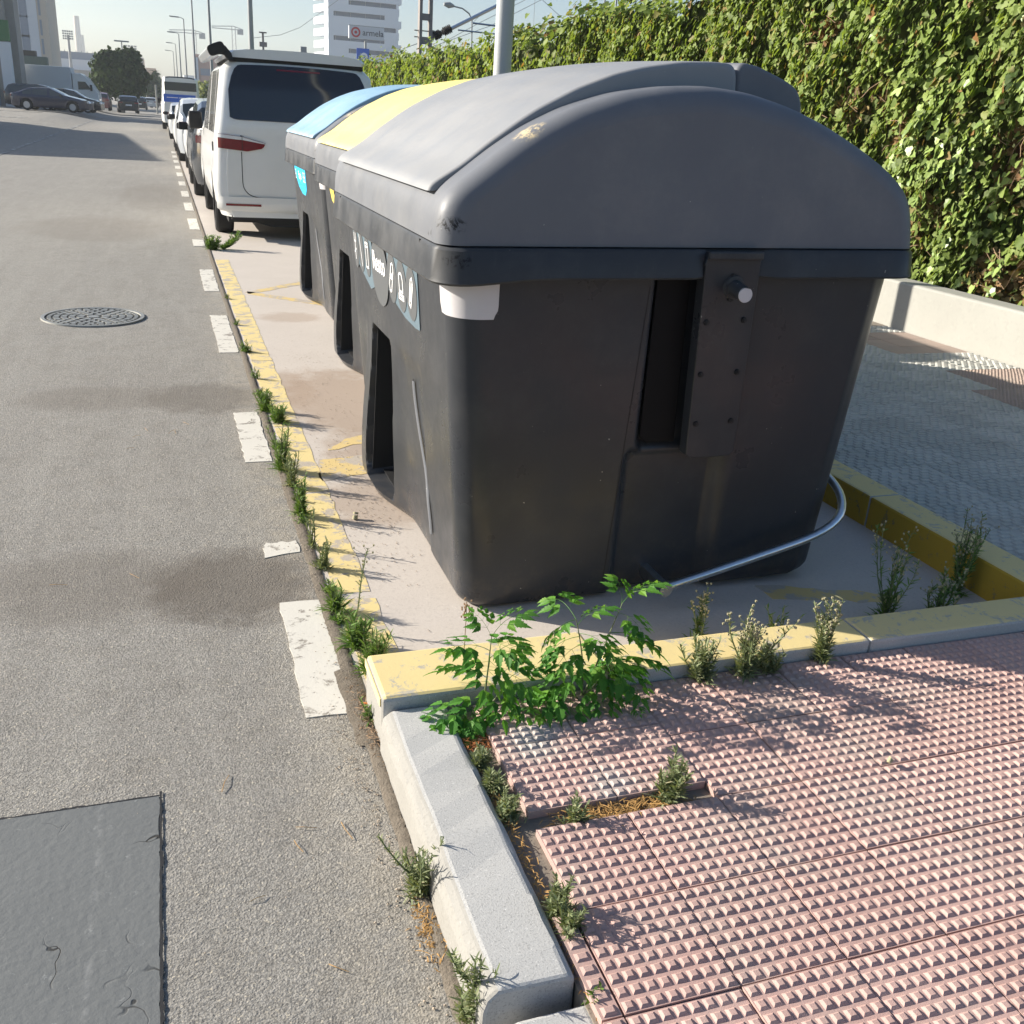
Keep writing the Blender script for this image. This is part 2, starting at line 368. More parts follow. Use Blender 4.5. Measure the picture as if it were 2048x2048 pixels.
# painted marks ------------------------------------------------
def jag(pts, amp=.006, step=.06):
    o = []
    for i, p in enumerate(pts):
        q = pts[(i + 1) % len(pts)]; L = math.dist(p, q); n = max(1, int(L / step))
        for k in range(n):
            t = k / n; o.append((p[0] + (q[0] - p[0]) * t + random.uniform(-amp, amp), p[1] + (q[1] - p[1]) * t + random.uniform(-amp, amp)))
    return o
def decal(name, pts, z, mat, parent=None, amp=.006, step=.06, th=0.0012):
    p = jag(pts, amp, step); m = MB(); m.prism([(x, y, z - .004 + gz(x, y)) for x, y in p], (0, 0, .004)); return obj(name, m, mat, parent)
for k, (a, b_) in enumerate([(2.36, 3.08), (4.57, 5.42), (6.88, 8.2), (9.33, 10.6), (12.4, 13.0), (14.05, 15.4), (16.55, 17.85), (19, 20.2), (21.5, 22.6), (24.2, 25.4), (26.8, 28), (29.4, 30.6), (32, 33.2), (34.6, 35.8)]):
    d = decal('white_dash', [(.280, a), (.416 if a < 4 else .407, a), (.416 if a < 4 else .407, b_), (.278, b_)], (.003 if a < 12 else .005), 'white_paint', road, .005 if a < 12 else .002, .05 if a < 12 else .4)
decal('white_dash', [(.275, 3.47), (.40, 3.50), (.40, 3.6), (.278, 3.6)], .003, 'white_paint', road, .01, .03)
for (a, b_) in [(2.48, 3.05), (3.1, 4.1), (4.12, 5.1), (5.12, 6.6), (6.62, 8.1), (8.12, 9.7), (9.72, 11.3)]:
    decal('yellow_line', [(.472 if a > 3.3 else .478, a), (.606, a), (.606, b_), (.472, b_)], .0055, 'yellow_ground', bay, .006)
for pts in ([(.659, 9.167), (1.25, 9.75), (1.25, 9.95), (.62, 9.25)], [(.64, 9.17), (1.4, 8.45), (1.4, 8.62), (.66, 9.3)], [(.68, 4.68), (1.0, 4.82), (1.02, 4.98), (.8, 4.86)], [(.60, 4.25), (.95, 4.36), (.95, 4.62), (.62, 4.55)],
            [(2.05, 2.74), (2.52, 2.60), (2.56, 2.66), (2.05, 2.86)]):
    decal('zigzag_mark', pts, .0055, 'yellow_thin', bay, .012, .05)
decal('lane_line', [(-4.06, 29), (-3.94, 29), (-3.94, 84), (-4.06, 84)], .008, 'white_faint', road, .01, 3)
for (x0, x1, y0, y1) in ((-6.9, -4.1, 28.7, 29.2), (-9.5, -6.6, 59.5, 60.4), (-14, -6.8, 70, 70.5)):
    decal('give_way_line', [(x0, y0), (x1, y0), (x1, y1), (x0, y1)], .008, 'white_faint', road, .02, .5)
# smooth patch in the asphalt
pt = jag([(-.112, 2.115), (-.109, .6), (-1.6, .6), (-1.6, 2.105)], .004, .03)
m = MB(); m.prism([(x, y, .0) for x, y in pt], (0, 0, .0032)); obj('mortar_patch', m, 'patch', road)
m = MB()
y = .7
P = []
while y < 2.13:
    P.append([(-.1115 - .002 * random.random(), y, .0036), (-.108 + .006 * random.random() ** 2, y, .0038)]); y += .012
m.grid(P)
x = -1.3; P = []
while x < -.11:
    P.append([(x, 2.111, .0037), (x, 2.114 + .005 * random.random() * (1 if random.random() < .5 else .2), .0039)]); x += .012
m.grid(P); stuff(obj('patch_edge_crack', m, 'black', road))

# manhole -------------------------------------------------------
mh = thing('manhole_cover', 'round worn iron manhole cover with raised studs set in the road', 'manhole', (-.588, 8.13, 0))
M['iron'] = plain('worn_cast_iron', lin(.30, .30, .28), .5, .5, .4, var=.35, sc=14)
M['iron_dark'] = plain('dirty_iron_recess', lin(.07, .068, .062), .85, .3)
def disc(r, z0, z1, n=48, cx=0, cy=0):
    m = MB(); m.tube([(cx, cy, z0), (cx, cy, z1)], r, n); return m
m = MB(); n = 56
P = [[(math.cos(2 * PI * k / n) * r_, math.sin(2 * PI * k / n) * r_, z) for k in range(n)] for r_, z in ((.372, .001), (.37, .012), (.345, .012), (.343, .002))]
m.grid(P, closed=True); obj('frame', m, 'iron', mh, smooth=.6)
obj('lid', disc(.335, .001, .006), 'iron_dark', mh)
m = MB()
for ring, (r0, r1, cnt) in enumerate(((.30, .325, 40), (.245, .285, 26), (.19, .23, 20), (.135, .175, 14), (.07, .12, 8))):
    for k in range(cnt):
        a0 = 2 * PI * (k + .12) / cnt; a1 = 2 * PI * (k + .80) / cnt
        m.prism([(math.cos(a) * r_, math.sin(a) * r_, .006) for r_, a in ((r0, a0), (r0, a1), (r1, a1), (r1, a0))], (0, 0, .005))
m.prism([(math.cos(2 * PI * k / 8) * .045, math.sin(2 * PI * k / 8) * .045, .006) for k in range(8)], (0, 0, .005))
obj('studs', m, 'iron', mh)

# ------------------------------------------------------------------ kerbs
def stone(x0, x1, y0, y1, z0, z1, bev=0):
    m = MB(); m.box(x0, x1, y0, y1, z0, z1); return m
kerb = link(bpy.data.objects.new('kerb', None)); struct(kerb)
def kerbstone(prof, y0, y1, ntop):
    """prof: (x,z) closed profile swept along y; face index ntop gets the second material"""
    m = MB(); n = len(prof); ys = np.linspace(y0, y1, 14); P = []
    for y in ys: P.append([(x + random.uniform(-.002, .002), y, z + random.uniform(-.0022, .0022)) for x, z in prof])
    o = len(m.v); m.add([q for r_ in P for q in r_], [], 0)
    for i in range(len(ys) - 1):
        for j in range(n):
            m.f.append((i * n + j, i * n + (j + 1) % n, (i + 1) * n + (j + 1) % n, (i + 1) * n + j)); m.mi.append(1 if j in ntop else 0)
    m.f.append(tuple(range(n))); m.mi.append(0); m.f.append(tuple(range((len(ys) - 1) * n, len(ys) * n))); m.mi.append(0)
    return m
prof = [(.447, -.05), (.449, .085), (.455, .112), (.476, .131), (.615, .131), (.632, .118), (.632, -.05)]
obj('kerbstone', kerbstone(prof, 1.225, 2.16, (0, 1, 2)), ['granite', 'kerb_edge'], kerb, bevel=.012)
obj('kerbstone', kerbstone([(x + .022, z - .034) for x, z in prof], .25, 1.188, (0, 1, 2)), ['granite', 'kerb_edge'], kerb, bevel=.012)
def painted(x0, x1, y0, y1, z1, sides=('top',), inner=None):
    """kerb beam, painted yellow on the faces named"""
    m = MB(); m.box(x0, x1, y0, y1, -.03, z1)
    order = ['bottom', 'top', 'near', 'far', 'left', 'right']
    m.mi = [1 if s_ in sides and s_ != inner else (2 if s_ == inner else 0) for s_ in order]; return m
beam = thing('yellow_kerb', 'low yellow painted kerb closing the near end of the bin bay', 'kerb')
m = painted(.455, 1.115, 2.168, 2.405, .162, ('top', 'far'), 'left'); obj('kerbstone', m, ['granite', 'yellow', 'kerb_edge'], beam, bevel=.012)
m = MB(); m.box(.4515, .4545, 2.185, 2.40, .128, .152); obj('paint_strip', m, 'yellow', beam)
for (a, b_) in ((1.118, 2.0), (2.003, 2.868), (2.871, 3.06)):
    obj('kerbstone', painted(a, b_, 2.150, 2.302, .160, ('top', 'far')), ['granite', 'yellow'], beam, bevel=.010)
yk = thing('yellow_kerb', 'long yellow kerb between the bins and the grey walkway', 'kerb')
y = 2.306
while y < 60:
    L = .98 if y < 12 else 8
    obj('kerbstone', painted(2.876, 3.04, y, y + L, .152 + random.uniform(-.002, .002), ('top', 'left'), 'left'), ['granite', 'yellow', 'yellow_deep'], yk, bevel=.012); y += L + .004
# the inner side of the long kerb is a deeper yellow than its top

# ------------------------------------------------------------------ pavement with relief tiles
pav = MB(); pav.box(.633, 6.1, -1.5, 2.149, -.05, .100); pav.box(3.041, 6.1, 2.149, 7.0, -.05, .100); pav.box(3.041, 6.1, 7.0, 80, -.05, .128)
pave = obj('pavement', pav, 'mortar'); struct(pave)
TW, TD = .2395, .2545
def tile_mesh(name, nx, ny, mat, hx=.37, top=.20, h=.0052, wx=TW, wy=TD, keep=None, ox=0):
    m = MB(); m.box(0, wx - .003, 0, wy - .003, -.026, 0)
    px, py = wx / nx, wy / ny
    for i in range(nx):
        for j in range(ny):
            cx, cy = (i + .5) * px - .0015 + (ox * px * .5 if j % 2 else 0), (j + .5) * py - .0015
            if cx > wx - px * .3: continue
            a, c = px * hx, py * hx; ta, tc = px * top, py * top
            hh = h * random.uniform(.75, 1.08)
            m.add([(cx - a, cy - c, .0003), (cx + a, cy - c, .0003), (cx + a, cy + c, .0003), (cx - a, cy + c, .0003),
                   (cx - ta, cy - tc, hh), (cx + ta, cy - tc, hh), (cx + ta, cy + tc, hh), (cx - ta, cy + tc, hh)],
                  [(0, 1, 5, 4), (1, 2, 6, 5), (2, 3, 7, 6), (3, 0, 4, 7), (4, 5, 6, 7)])
    return m.mesh(name, mat)
tiles = [tile_mesh('tile', 8, 8, 'tile') for _ in range(4)]
tg = [tile_mesh('tile', 4, 7, 'tile_grey', .40, .33, .006, ox=1) for _ in range(2)]
tb = [tile_mesh('tile', 8, 8, 'tile_brown', h=.006) for _ in range(2)]
tn = [tile_mesh('tile', 1, 8, 'tile', hx=.34, wx=.0435) for _ in range(2)]
tsm = tile_mesh('tile', 1, 1, 'tile_brown', .01, .005, .0005)
def put_tile(me, x, y, z=.128, sx=1, sy=1):
    o = link(bpy.data.objects.new('tile', me), pave)
    o.location = (x, y, z + random.uniform(-.0012, .0008)); o.rotation_euler = (random.gauss(0, .002), random.gauss(0, .002), random.gauss(0, .002)); o.scale = (sx, sy, 1)
NX0 = .687
for i in range(-1, 14):
    for j in range(-6, 5):
        x = NX0 + i * .24; y = 1.128 + j * .2555
        if x > 3.62 and y < .3: continue
        if y < -.2 or x > 4.2: continue
        sx = sy = 1
        if i == -1:
            if y > 1.3: continue
            x = .641
        if y > 2.1: continue
        if 0 <= i < 2 and j >= 2:
            y += .052
            if y > 2.1: continue
        if y + TD > 2.148: sy = (2.148 - y) / TD
        if i == 0 and y > 1.3: x += .012; sx = .95
        put_tile(random.choice(tn if i == -1 else tiles), x, y, .118 if not (0 <= i < 2 and j >= 2) else .121, sx, sy)
for i in range(0, 12):
    for j in range(0, 19):
        x = 3.045 + i * .24; y = 2.152 + j * .2555
        if y > 6.9 or x > 5.75: continue
        near_brown = (x > 4.95 and 4.35 < y < 5.3 and x > 4.9 + (y - 4.35) * .15)
        smooth_ = (x > 5.2 and 5.95 < y < 6.6)
        pink = x < 4.4 and y < 2.3
        put_tile(tsm if smooth_ else random.choice(tb if near_brown else (tiles if pink else tg)), x, y, .124, 1 if x < 5.6 else .95)
lw = thing('low_wall', 'low pale rendered wall at the foot of the ivy hedge', 'wall')
y = 2.0
for y0, y1 in ((2.0, 4.4), (4.404, 8.4), (8.404, 20), (20.004, 70)):
    mm = MB(); mm.box(5.92, 6.16, y0, y1, .02, .515 + (.004 if y0 == 4.404 else 0)); obj('wall_section', mm, 'wall', lw, bevel=.02)

# ------------------------------------------------------------------ bins
Z0, ZT = .014, 1.165
def ring(x0, x1, y0, y1, r, xs, ys, nr=7):
    """closed outline: left side (y down), near side, right side, far side; returns (x,y,side)"""
    o = []
    for t in ys: o.append((x0, y1 - r - t * (y1 - y0 - 2 * r), 'L'))
    for k in range(1, nr): a = PI + k / nr * PI / 2; o.append((x0 + r + r * math.cos(a), y0 + r + r * math.sin(a), 'c'))
    for t in xs: o.append((x0 + r + t * (x1 - x0 - 2 * r), y0, 'N'))
    for k in range(1, nr): a = 1.5 * PI + k / nr * PI / 2; o.append((x1 - r + r * math.cos(a), y0 + r + r * math.sin(a), 'c'))
    for t in np.linspace(0, 1, 12): o.append((x1, y0 + r + t * (y1 - y0 - 2 * r), 'R'))
    for k in range(1, nr): a = k / nr * PI / 2; o.append((x1 - r + r * math.cos(a), y1 - r + r * math.sin(a), 'c'))
    for t in np.linspace(0, 1, 12): o.append((x1 - r - t * (x1 - x0 - 2 * r), y1, 'F'))
    for k in range(1, nr): a = PI / 2 + k / nr * PI / 2; o.append((x0 + r + r * math.cos(a), y1 - r + r * math.sin(a), 'c'))
    return o
def rbox(px, pz, x0, x1, z0, z1, r):
    """signed distance to a rounded rectangle"""
    cx, cz = (x0 + x1) / 2, (z0 + z1) / 2; qx = abs(px - cx) - (x1 - x0) / 2 + r; qz = abs(pz - cz) - (z1 - z0) / 2 + r
    return math.hypot(max(qx, 0), max(qz, 0)) + min(max(qx, qz), 0) - r
def body_dim(t):   # t 0 bottom .. 1 top
    return (.868 - .078 * t, 2.30 + .09 * t, 2.865 - .045 * t, 4.62 + .10 * t, .10)
def left_disp(y, z):   # + is inward
    d = .15 * sst(.006, -.010, rbox(y, z, 3.83, 4.21, .062, .745, .05))
    q = (1 - d / .15)
    d -= q * .078 * sst(.80, .05, z) * sst(3.66, 4.05, y) * sst(4.38, 4.32, y)
    d += q * .010 * sst(3.30, 3.36, y) * sst(3.84, 3.60, y) * sst(.78, .70, z)
    return d
def near_disp(x, z):
    d = 0.
    d += .060 * sst(.010, -.030, rbox(x, z, 1.462, 1.815, .56, 1.4, .045))
    d += .040 * sst(.010, -.030, rbox(x, z, 1.42, 1.80, -.2, .575, .04))
    d -= .010 * sst(1.80, 1.84, x)
    return d
def make_body():
    xs = list(np.linspace(0, 1, 150)); ys = list(np.linspace(0, 1, 190)); zs = [0, .012, .03] + list(np.linspace(.05, 1, 112))
    P = []
    for t in zs:
        z = Z0 + (ZT - Z0) * t; x0, x1, y0, y1, r = body_dim(t)
        ins = .018 * (1 - min(1, t / .035)) ** 2 if t < .035 else 0
        row = []
        for (x, y, s_) in ring(x0 + ins, x1 - ins, y0 + ins, y1 - ins, r, xs, ys):
            if s_ == 'L': x += left_disp(y, z)
            elif s_ == 'N': y += near_disp(x, z)
            zz = z
            row.append((x, y, zz))
        P.append(row)
    m = MB(); m.grid(P, closed=True); m.poly(P[0]); m.poly(P[-1]); return m
def make_rim():
    xs = list(np.linspace(0, 1, 30)); ys = list(np.linspace(0, 1, 30)); P = []
    prf = [(.05, 1.142), (.006, 1.140), (0, 1.147), (.003, 1.158), (.010, 1.240), (.018, 1.250), (.06, 1.253)]
    for ins, z in prf:
        row = []
        for (x, y, s_) in ring(.728 + ins, 2.452 - ins, 2.752 + ins, 4.80 - ins, .12 - ins * .8, xs, ys):
            zz = z
            if s_ == 'N' and 1.575 < x < 1.83: y += .03
            if z < 1.17: zz += .020 * sst(.75, 1.1, x)
            row.append((x, y, zz))
        P.append(row)
    m = MB(); m.grid(P, closed=True); m.poly(P[-1]); m.poly(P[0]); return m
ARCH = [(.742, 1.255), (.744, 1.30), (.750, 1.36), (.775, 1.402), (.845, 1.452), (.93, 1.517), (1.03, 1.583), (1.15, 1.642), (1.30, 1.690), (1.45, 1.715), (1.58, 1.722), (1.72, 1.712), (1.88, 1.677), (2.02, 1.630), (2.16, 1.568), (2.28, 1.505), (2.36, 1.447), (2.395, 1.40), (2.415, 1.33), (2.428, 1.255)]
def smooth_curve(P, n):
    P = np.array(P); t = np.concatenate([[0], np.cumsum(np.hypot(*np.diff(P, axis=0).T))]); q = np.linspace(0, t[-1], n)
    x, z = np.interp(q, t, P[:, 0]), np.interp(q, t, P[:, 1])
    for _ in range(3):
        x[1:-1] = (x[:-2] + 2 * x[1:-1] + x[2:]) / 4; z[1:-1] = (z[:-2] + 2 * z[1:-1] + z[2:]) / 4
    return list(zip(x, z))
def extrude_shell(prof, y0, y1, r, zb, n=70, taper=0., crown=0.):
    """profile swept along y with rounded ends"""
    pr = smooth_curve(prof, n); cx = (prof[0][0] + prof[-1][0]) / 2; hw = (prof[-1][0] - prof[0][0]) / 2; H = max(z for x, z in pr) - zb
    st = []
    for k in range(9): a = k / 8 * PI / 2; st.append((y0 + r * (1 - math.sin(a)) * 1., r * (1 - math.cos(PI / 2 - a)) if 0 else r * (1 - math.cos(a)) ))
    st = [(y0 + r * (1 - math.cos(k / 8 * PI / 2)), r * (1 - math.sin(k / 8 * PI / 2))) for k in range(9)]
    st2 = [(y1 - (y - y0), d) for y, d in st[::-1]]
    st = st + [(y, 0.) for y in np.linspace(y0 + r, y1 - r, 14)[1:-1]] if crown else st
    rows = []
    for (y, d) in st + st2:
        rows.append([(cx + (x - cx) * (hw - d) / hw, y + (taper * (z - zb) if y < (y0 + y1) / 2 else -taper * (z - zb)), zb + (z - zb) * (H - d) / H + crown * max(0, 1 - ((y - (y0 + y1) / 2) / ((y1 - y0) / 2)) ** 2) * (z - zb) / H) for x, z in pr])
    m = MB(); m.grid(rows); m.poly(rows[0]); m.poly(rows[-1]); return m
HOOD = [(.746, 1.392), (.742, 1.402), (.765, 1.418), (.85, 1.470), (.93, 1.533), (1.03, 1.602), (1.085, 1.636), (1.209, 1.699), (1.33, 1.745), (1.42, 1.768), (1.55, 1.790), (1.66, 1.797), (1.745, 1.795), (1.757, 1.75), (1.757, 1.60)]
HINGE = [(1.752, 1.60), (1.758, 1.785), (1.775, 1.803), (1.84, 1.794), (1.95, 1.757), (1.995, 1.735), (2.015, 1.70), (2.035, 1.60)]
def text_mesh(s_, size, mat, name, bold=.0):
    cu = bpy.data.curves.new('t', 'FONT'); cu.body = s_; cu.size = size; cu.extrude = .0012; cu.offset = bold * .35; cu.align_x = 'CENTER'; cu.align_y = 'CENTER'
    o = bpy.data.objects.new('t', cu); C.objects.link(o); dg = bpy.context.evaluated_depsgraph_get()
    me = bpy.data.meshes.new_from_object(o.evaluated_get(dg)); me.name = name; me.materials.clear(); me.materials.append(M[mat])
    bpy.data.objects.remove(o); return me
def face_x(z): return .868 - .078 * (z - Z0) / (ZT - Z0)
def L2W(s_, z, off=.002): return (face_x(z) - off, -s_, z)     # label space: s runs to the right as one reads
def lprism(m, pts, off, th=.0014, mi=0): m.prism([L2W(a, b_, off) for a, b_ in pts], (-th, 0, 0), mi)
def ell(cx, cz, rx, rz, n=28): return [(cx + rx * math.cos(2 * PI * k / n), cz + rz * math.sin(2 * PI * k / n)) for k in range(n)]
def strokes(m, path, wd, off, closed=False):
    pts = path + ([path[0]] if closed else [])
    for a, b_ in zip(pts, pts[1:]):
        d = Vector((b_[0] - a[0], b_[1] - a[1])); L = d.length or 1; n_ = Vector((-d.y, d.x)) / L * wd / 2; e = d / L * wd * .3
        lprism(m, [(a[0] - e.x + n_.x, a[1] - e.y + n_.y), (a[0] - e.x - n_.x, a[1] - e.y - n_.y), (b_[0] + e.x - n_.x, b_[1] + e.y - n_.y), (b_[0] + e.x + n_.x, b_[1] + e.y + n_.y)], off)

body_me = recalc(make_body().mesh('body', 'bin_body', .9)); rim_me = recalc(make_rim().mesh('rim', 'bin_rim', .6))
lid_me = recalc(extrude_shell(ARCH, 2.785, 4.77, .075, 1.255, 90, .02).mesh('lid', 'lid_grey', .6))
hood_mb = extrude_shell(HOOD, 2.965, 4.63, .018, 1.392, 90, .02, .018); hinge_mb = extrude_shell(HINGE, 2.985, 4.60, .018, 1.6, 60, .02, .015)
hoods = {k: (recalc(hood_mb.mesh('hood', k, .7))) for k in ('hood_grey', 'hood_yellow', 'hood_blue')}
def SEAMS(t):
    m = MB(); yb = lambda z: body_dim((z - Z0) / (ZT - Z0))[2]
    m.prism([(1.386, yb(.06) - .0008, .06), (1.389, yb(.06) - .0008, .06), (1.4435, yb(1.13) - .0008, 1.13), (1.4405, yb(1.13) - .0008, 1.13)], (0, .004, 0)); obj('seam', m, 'black', t)
    pts = [(3.285 + .20 * sst(0, 1, k / 14) , .14 + .54 * k / 14) for k in range(15)]
    for nm_, dy, wd, mt, of in (('seam', 0, .010, 'black', .001), ('edge_highlight', -.022, .016, 'lid_grey', .010)):  # the lighter grey strip paints the highlight along the slit edge
        m = MB(); m.grid([[(face_x(z) + left_disp(y, z) - of + dx, y + dy + wy_, z) for wy_, dx in ((-wd * .7, .006), (-wd * .35, 0), (wd * .35, 0), (wd * .7, .006))] for y, z in pts]); obj(nm_, m, mt, t, smooth=1.)
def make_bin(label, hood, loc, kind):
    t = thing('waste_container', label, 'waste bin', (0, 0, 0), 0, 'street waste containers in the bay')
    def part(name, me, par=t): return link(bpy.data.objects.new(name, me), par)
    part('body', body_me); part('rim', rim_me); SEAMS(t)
    m = MB(); m.box(.935, .940, 3.838, 4.202, .066, .740); m.box(.86, .935, 3.85, 4.19, .066, .070); obj('recess_shade', m, 'black', t)  # black back, floor and side slabs stand in for shade in the recess
    m = MB(); m.add([(.81, 4.195, .05), (.955, 4.195, .05), (.955, 4.195, .735), (.84, 4.195, .735), (.81, 4.200, .05), (.955, 4.200, .05), (.955, 4.200, .735), (.84, 4.200, .735)], [(0, 1, 2, 3), (4, 5, 6, 7), (0, 1, 5, 4), (3, 2, 6, 7), (1, 2, 6, 5), (0, 3, 7, 4)]); obj('recess_side_shade', m, 'black', t); part('lid', lid_me); part('hood', hoods[hood])
    obj('hinge_cover', hinge_mb, 'lid_grey', t, smooth=.7)
    # central hinge plate on the end wall
    m = MB(); m.prism([(1.596, 2.764, 1.205), (1.60, 2.764, 1.20), (1.630, 2.80, .558), (1.655, 2.80, .545), (1.80, 2.80, .545), (1.818, 2.80, .56), (1.800, 2.764, 1.235), (1.79, 2.764, 1.243), (1.61, 2.764, 1.243)], (0, .05, 0))
    mr = MB(); mr.prism([(1.478, 2.862, .615), (1.506, 2.866, .588), (1.615, 2.866, .588), (1.60, 2.848, 1.15), (1.478, 2.846, 1.15)], (0, .012, 0)); obj('slot_shade', mr, 'slot_dark', t, bevel=.004)  # black sheet added to paint the shade inside the slot beside the plate
    pl = obj('hinge_plate', m, 'bin_body', t, smooth=.5, bevel=.006)
    m = MB(); m.box(1.60, 1.797, 2.745, 2.763, 1.222, 1.248); obj('plate_cap', m, 'bin_rim', t, bevel=.006)
    for (x, z) in ((1.632, 1.021), (1.770, 1.027), (1.640, .846), (1.777, .850), (1.650, .672), (1.785, .676)):
        yb = 2.764 + (1.205 - z) / .647 * .036
        m = MB(); m.cyl((x, yb - .006, z), (0, .009, 0), .009, .011, 12); m.cyl((x, yb - .009, z), (0, .0035, 0), .0045, .0045, 6); obj('bolt', m, 'black', pl)
    m = MB(); m.cyl((1.712, 2.775, 1.135), (-.002, -.085, -.012), .027, .024, 22); m.cyl((1.712, 2.770, 1.135), (0, -.012, 0), .040, .036, 22); pg = obj('lifting_peg', m, 'bin_rim', t, smooth=.6)
    m = MB(); m.cyl((1.710, 2.691, 1.123), (0, -.004, 0), .0245, .0235, 22); obj('reflector', m, 'reflector', pg, smooth=.6)
    for z in (1.168, 1.098):
        m = MB(); m.cyl((1.705, 2.762, z), (0, .012, 0), .010, .010, 12); obj('bolt', m, 'black', pl)
    # pedal bar
    m = MB(); path = smooth3([(1.585, 2.735, .092), (1.70, 2.733, .118), (2.0, 2.735, .188), (2.20, 2.735, .238), (2.315, 2.77, .285), (2.385, 2.90, .335), (2.39, 3.08, .375), (2.35, 3.22, .39)], 34)
    m.tube(path, .0155, 14); pb = obj('pedal_bar', m, 'steel', t, smooth=1.)
    m = MB(); m.tube([(1.55, 2.735, .080), (1.61, 2.734, .098)], [.021, .017], 14); m.cyl((1.568, 2.715, .086), (0, .05, 0), .024, .024, 20); m.box(1.555, 1.585, 2.755, 2.93, .06, .105); obj('pivot', m, 'steel', pb, smooth=.6)
    # reflective film round the near left corner
    if 1:
        rows = []
        for t_ in np.linspace(0, 1, 10):
            z = 1.150 - .118 * t_; b0 = body_dim((z - Z0) / (ZT - Z0)); x0, x1, y0, y1, r_ = b0; r_ += .0018; cut = .014 * sst(.72, 1, t_)
            row = []
            for k in range(22):
                a = k / 21; s_ = a * .262 + (cut + .008 * t_) * (1 - 2 * a); arc = r_ * PI / 2; st = .055
                if s_ < st: row.append((x0 - .0018, y0 + .1 + (st - s_), z))
                elif s_ < st + arc: an = PI + (s_ - st) / r_; row.append((x0 + .1 + r_ * math.cos(an), y0 + .1 + r_ * math.sin(an), z))
                else: row.append((x0 + .1 + (s_ - st - arc), y0 - .0018, z))
            rows.append(row)
        m = MB(); m.grid(rows); obj('reflective_film', m, 'reflector', t, smooth=1.)
    for y0 in (3.0, 4.35):
        for x0 in (.93, 2.12):
            m = MB(); m.box(x0, x0 + .12, y0, y0 + .2, 0, .06); obj('foot', m, 'rubber', t, bevel=.01)
    # skirt panel grooves on the street side
    m = MB()
    for (a, b_) in ((3.02, 1.146), (4.52, 1.146)):
        m.box(.7375, .7405, a, a + .008, 1.152, 1.246)
    m.box(.7372, .7405, 3.18, 4.5, 1.158, 1.164); obj('rim_groove', m, 'black', t)
    if kind == 'resto':
        lb = thing_part('label', t)
        m = MB(); lprism(m, [(-3.78, 1.135), (-3.275, 1.135), (-3.278, .905), (-3.34, .900), (-3.50, .905), (-3.66, .93), (-3.78, .96)], .0016); obj('backing', m, 'label_blue', lb); m = MB(); lprism(m, [(-4.52, 1.135), (-4.10, 1.135), (-4.04, .93), (-4.16, .90), (-4.36, .95), (-4.52, 1.0)], .0016); obj('backing', m, 'label_blue', lb)
        m = MB(); lprism(m, ell(-3.94, 1.005, .165, .135, 40), .0034); obj('circle', m, 'label_grey', lb)
        for s_ in (-3.70, -3.535, -3.375): m = MB(); lprism(m, ell(s_, 1.02 if s_ < -3.6 else 1.015, .082, .095), .0034); obj('circle', m, 'label_grey', lb)
        for s_ in (-4.46, -4.33, -4.19): m = MB(); lprism(m, ell(s_, 1.03, .06, .085), .0034); obj('circle', m, 'label_grey', lb)
        me = text_mesh('Resto', .105, 'white_print', 'lettering', .004); o = link(bpy.data.objects.new('lettering', me), lb)
        o.matrix_local = Matrix.Translation((face_x(1.035) - .0062, 3.94, 1.035)) @ Matrix(((0, -.0703, -1, 0), (-1, 0, 0, 0), (0, 1, -.0703, 0), (0, 0, 0, 1)))
        m = MB(); W = .0075; F = .0052
        def rot(cx, cz, pts, a): return [(cx + x * math.cos(a) - z * math.sin(a), cz + x * math.sin(a) + z * math.cos(a)) for x, z in pts]
        cap = [(-.02, -.045), (-.02, .045), (-.008, .06), (.008, .06), (.02, .045), (.02, -.045), (.008, -.06), (-.008, -.06)]
        m = MB(); strokes(m, rot(-3.70, 1.02, cap, -.5), W, F, True); strokes(m, rot(-3.70, 1.02, [(-.02, .005), (.02, .02)], -.5), W, F); strokes(m, rot(-3.70, 1.02, [(-.02, -.01), (.02, .005)], -.5), W, F); obj('pictogram', m, 'white_print', lb)
        m = MB(); strokes(m, rot(-3.535, 1.015, [(-.028, -.02), (-.028, .035), (-.015, .045), (.015, .045), (.03, .025), (.03, -.02)], 0), W, F, True); strokes(m, [(-3.575, .982), (-3.495, .982), (-3.495, .968), (-3.575, .968)], W, F, True); obj('pictogram', m, 'white_print', lb)
        m = MB(); strokes(m, rot(-3.375, 1.015, [(-.013, -.05), (-.018, .045), (0, .065), (.018, .045), (.013, -.05)], -.45), W, F, True); strokes(m, rot(-3.375, 1.015, [(0, -.03), (0, .04)], -.45), W, F); obj('pictogram', m, 'white_print', lb)
        m = MB(); strokes(m, rot(-4.19, 1.035, [(-.028, .05), (-.022, -.05), (.022, -.05), (.028, .05)], 0), W, F, True); strokes(m, rot(-4.19, 1.035, [(-.028, .035), (.028, .035)], 0), W, F); obj('pictogram', m, 'white_print', lb)
        m = MB(); strokes(m, [(-4.35, 1.10), (-4.31, .975)], W, F); obj('pictogram', m, 'white_print', lb)
        m = MB(); strokes(m, rot(-4.46, 1.045, [(-.016, .05), (-.016, .02), (0, .01), (.016, .02), (.016, .05)], 0), W, F); strokes(m, [(-4.46, 1.055), (-4.46, .985)], W, F); strokes(m, [(-4.476, 1.015), (-4.444, 1.03)], W, F); obj('pictogram', m, 'white_print', lb)
    elif kind == 'yellow':
        m = MB(); cv = [(-4.42, 1.135), (-4.24, 1.135), (-4.23, 1.09), (-4.12, 1.065), (-3.95, 1.05), (-3.80, 1.045), (-3.62, 1.05), (-3.60, 1.035), (-3.75, 1.00), (-3.95, .985), (-4.15, 1.0), (-4.33, 1.045)]
        lprism(m, cv, .0016); obj('label', m, 'yellow_print', t)
    else:
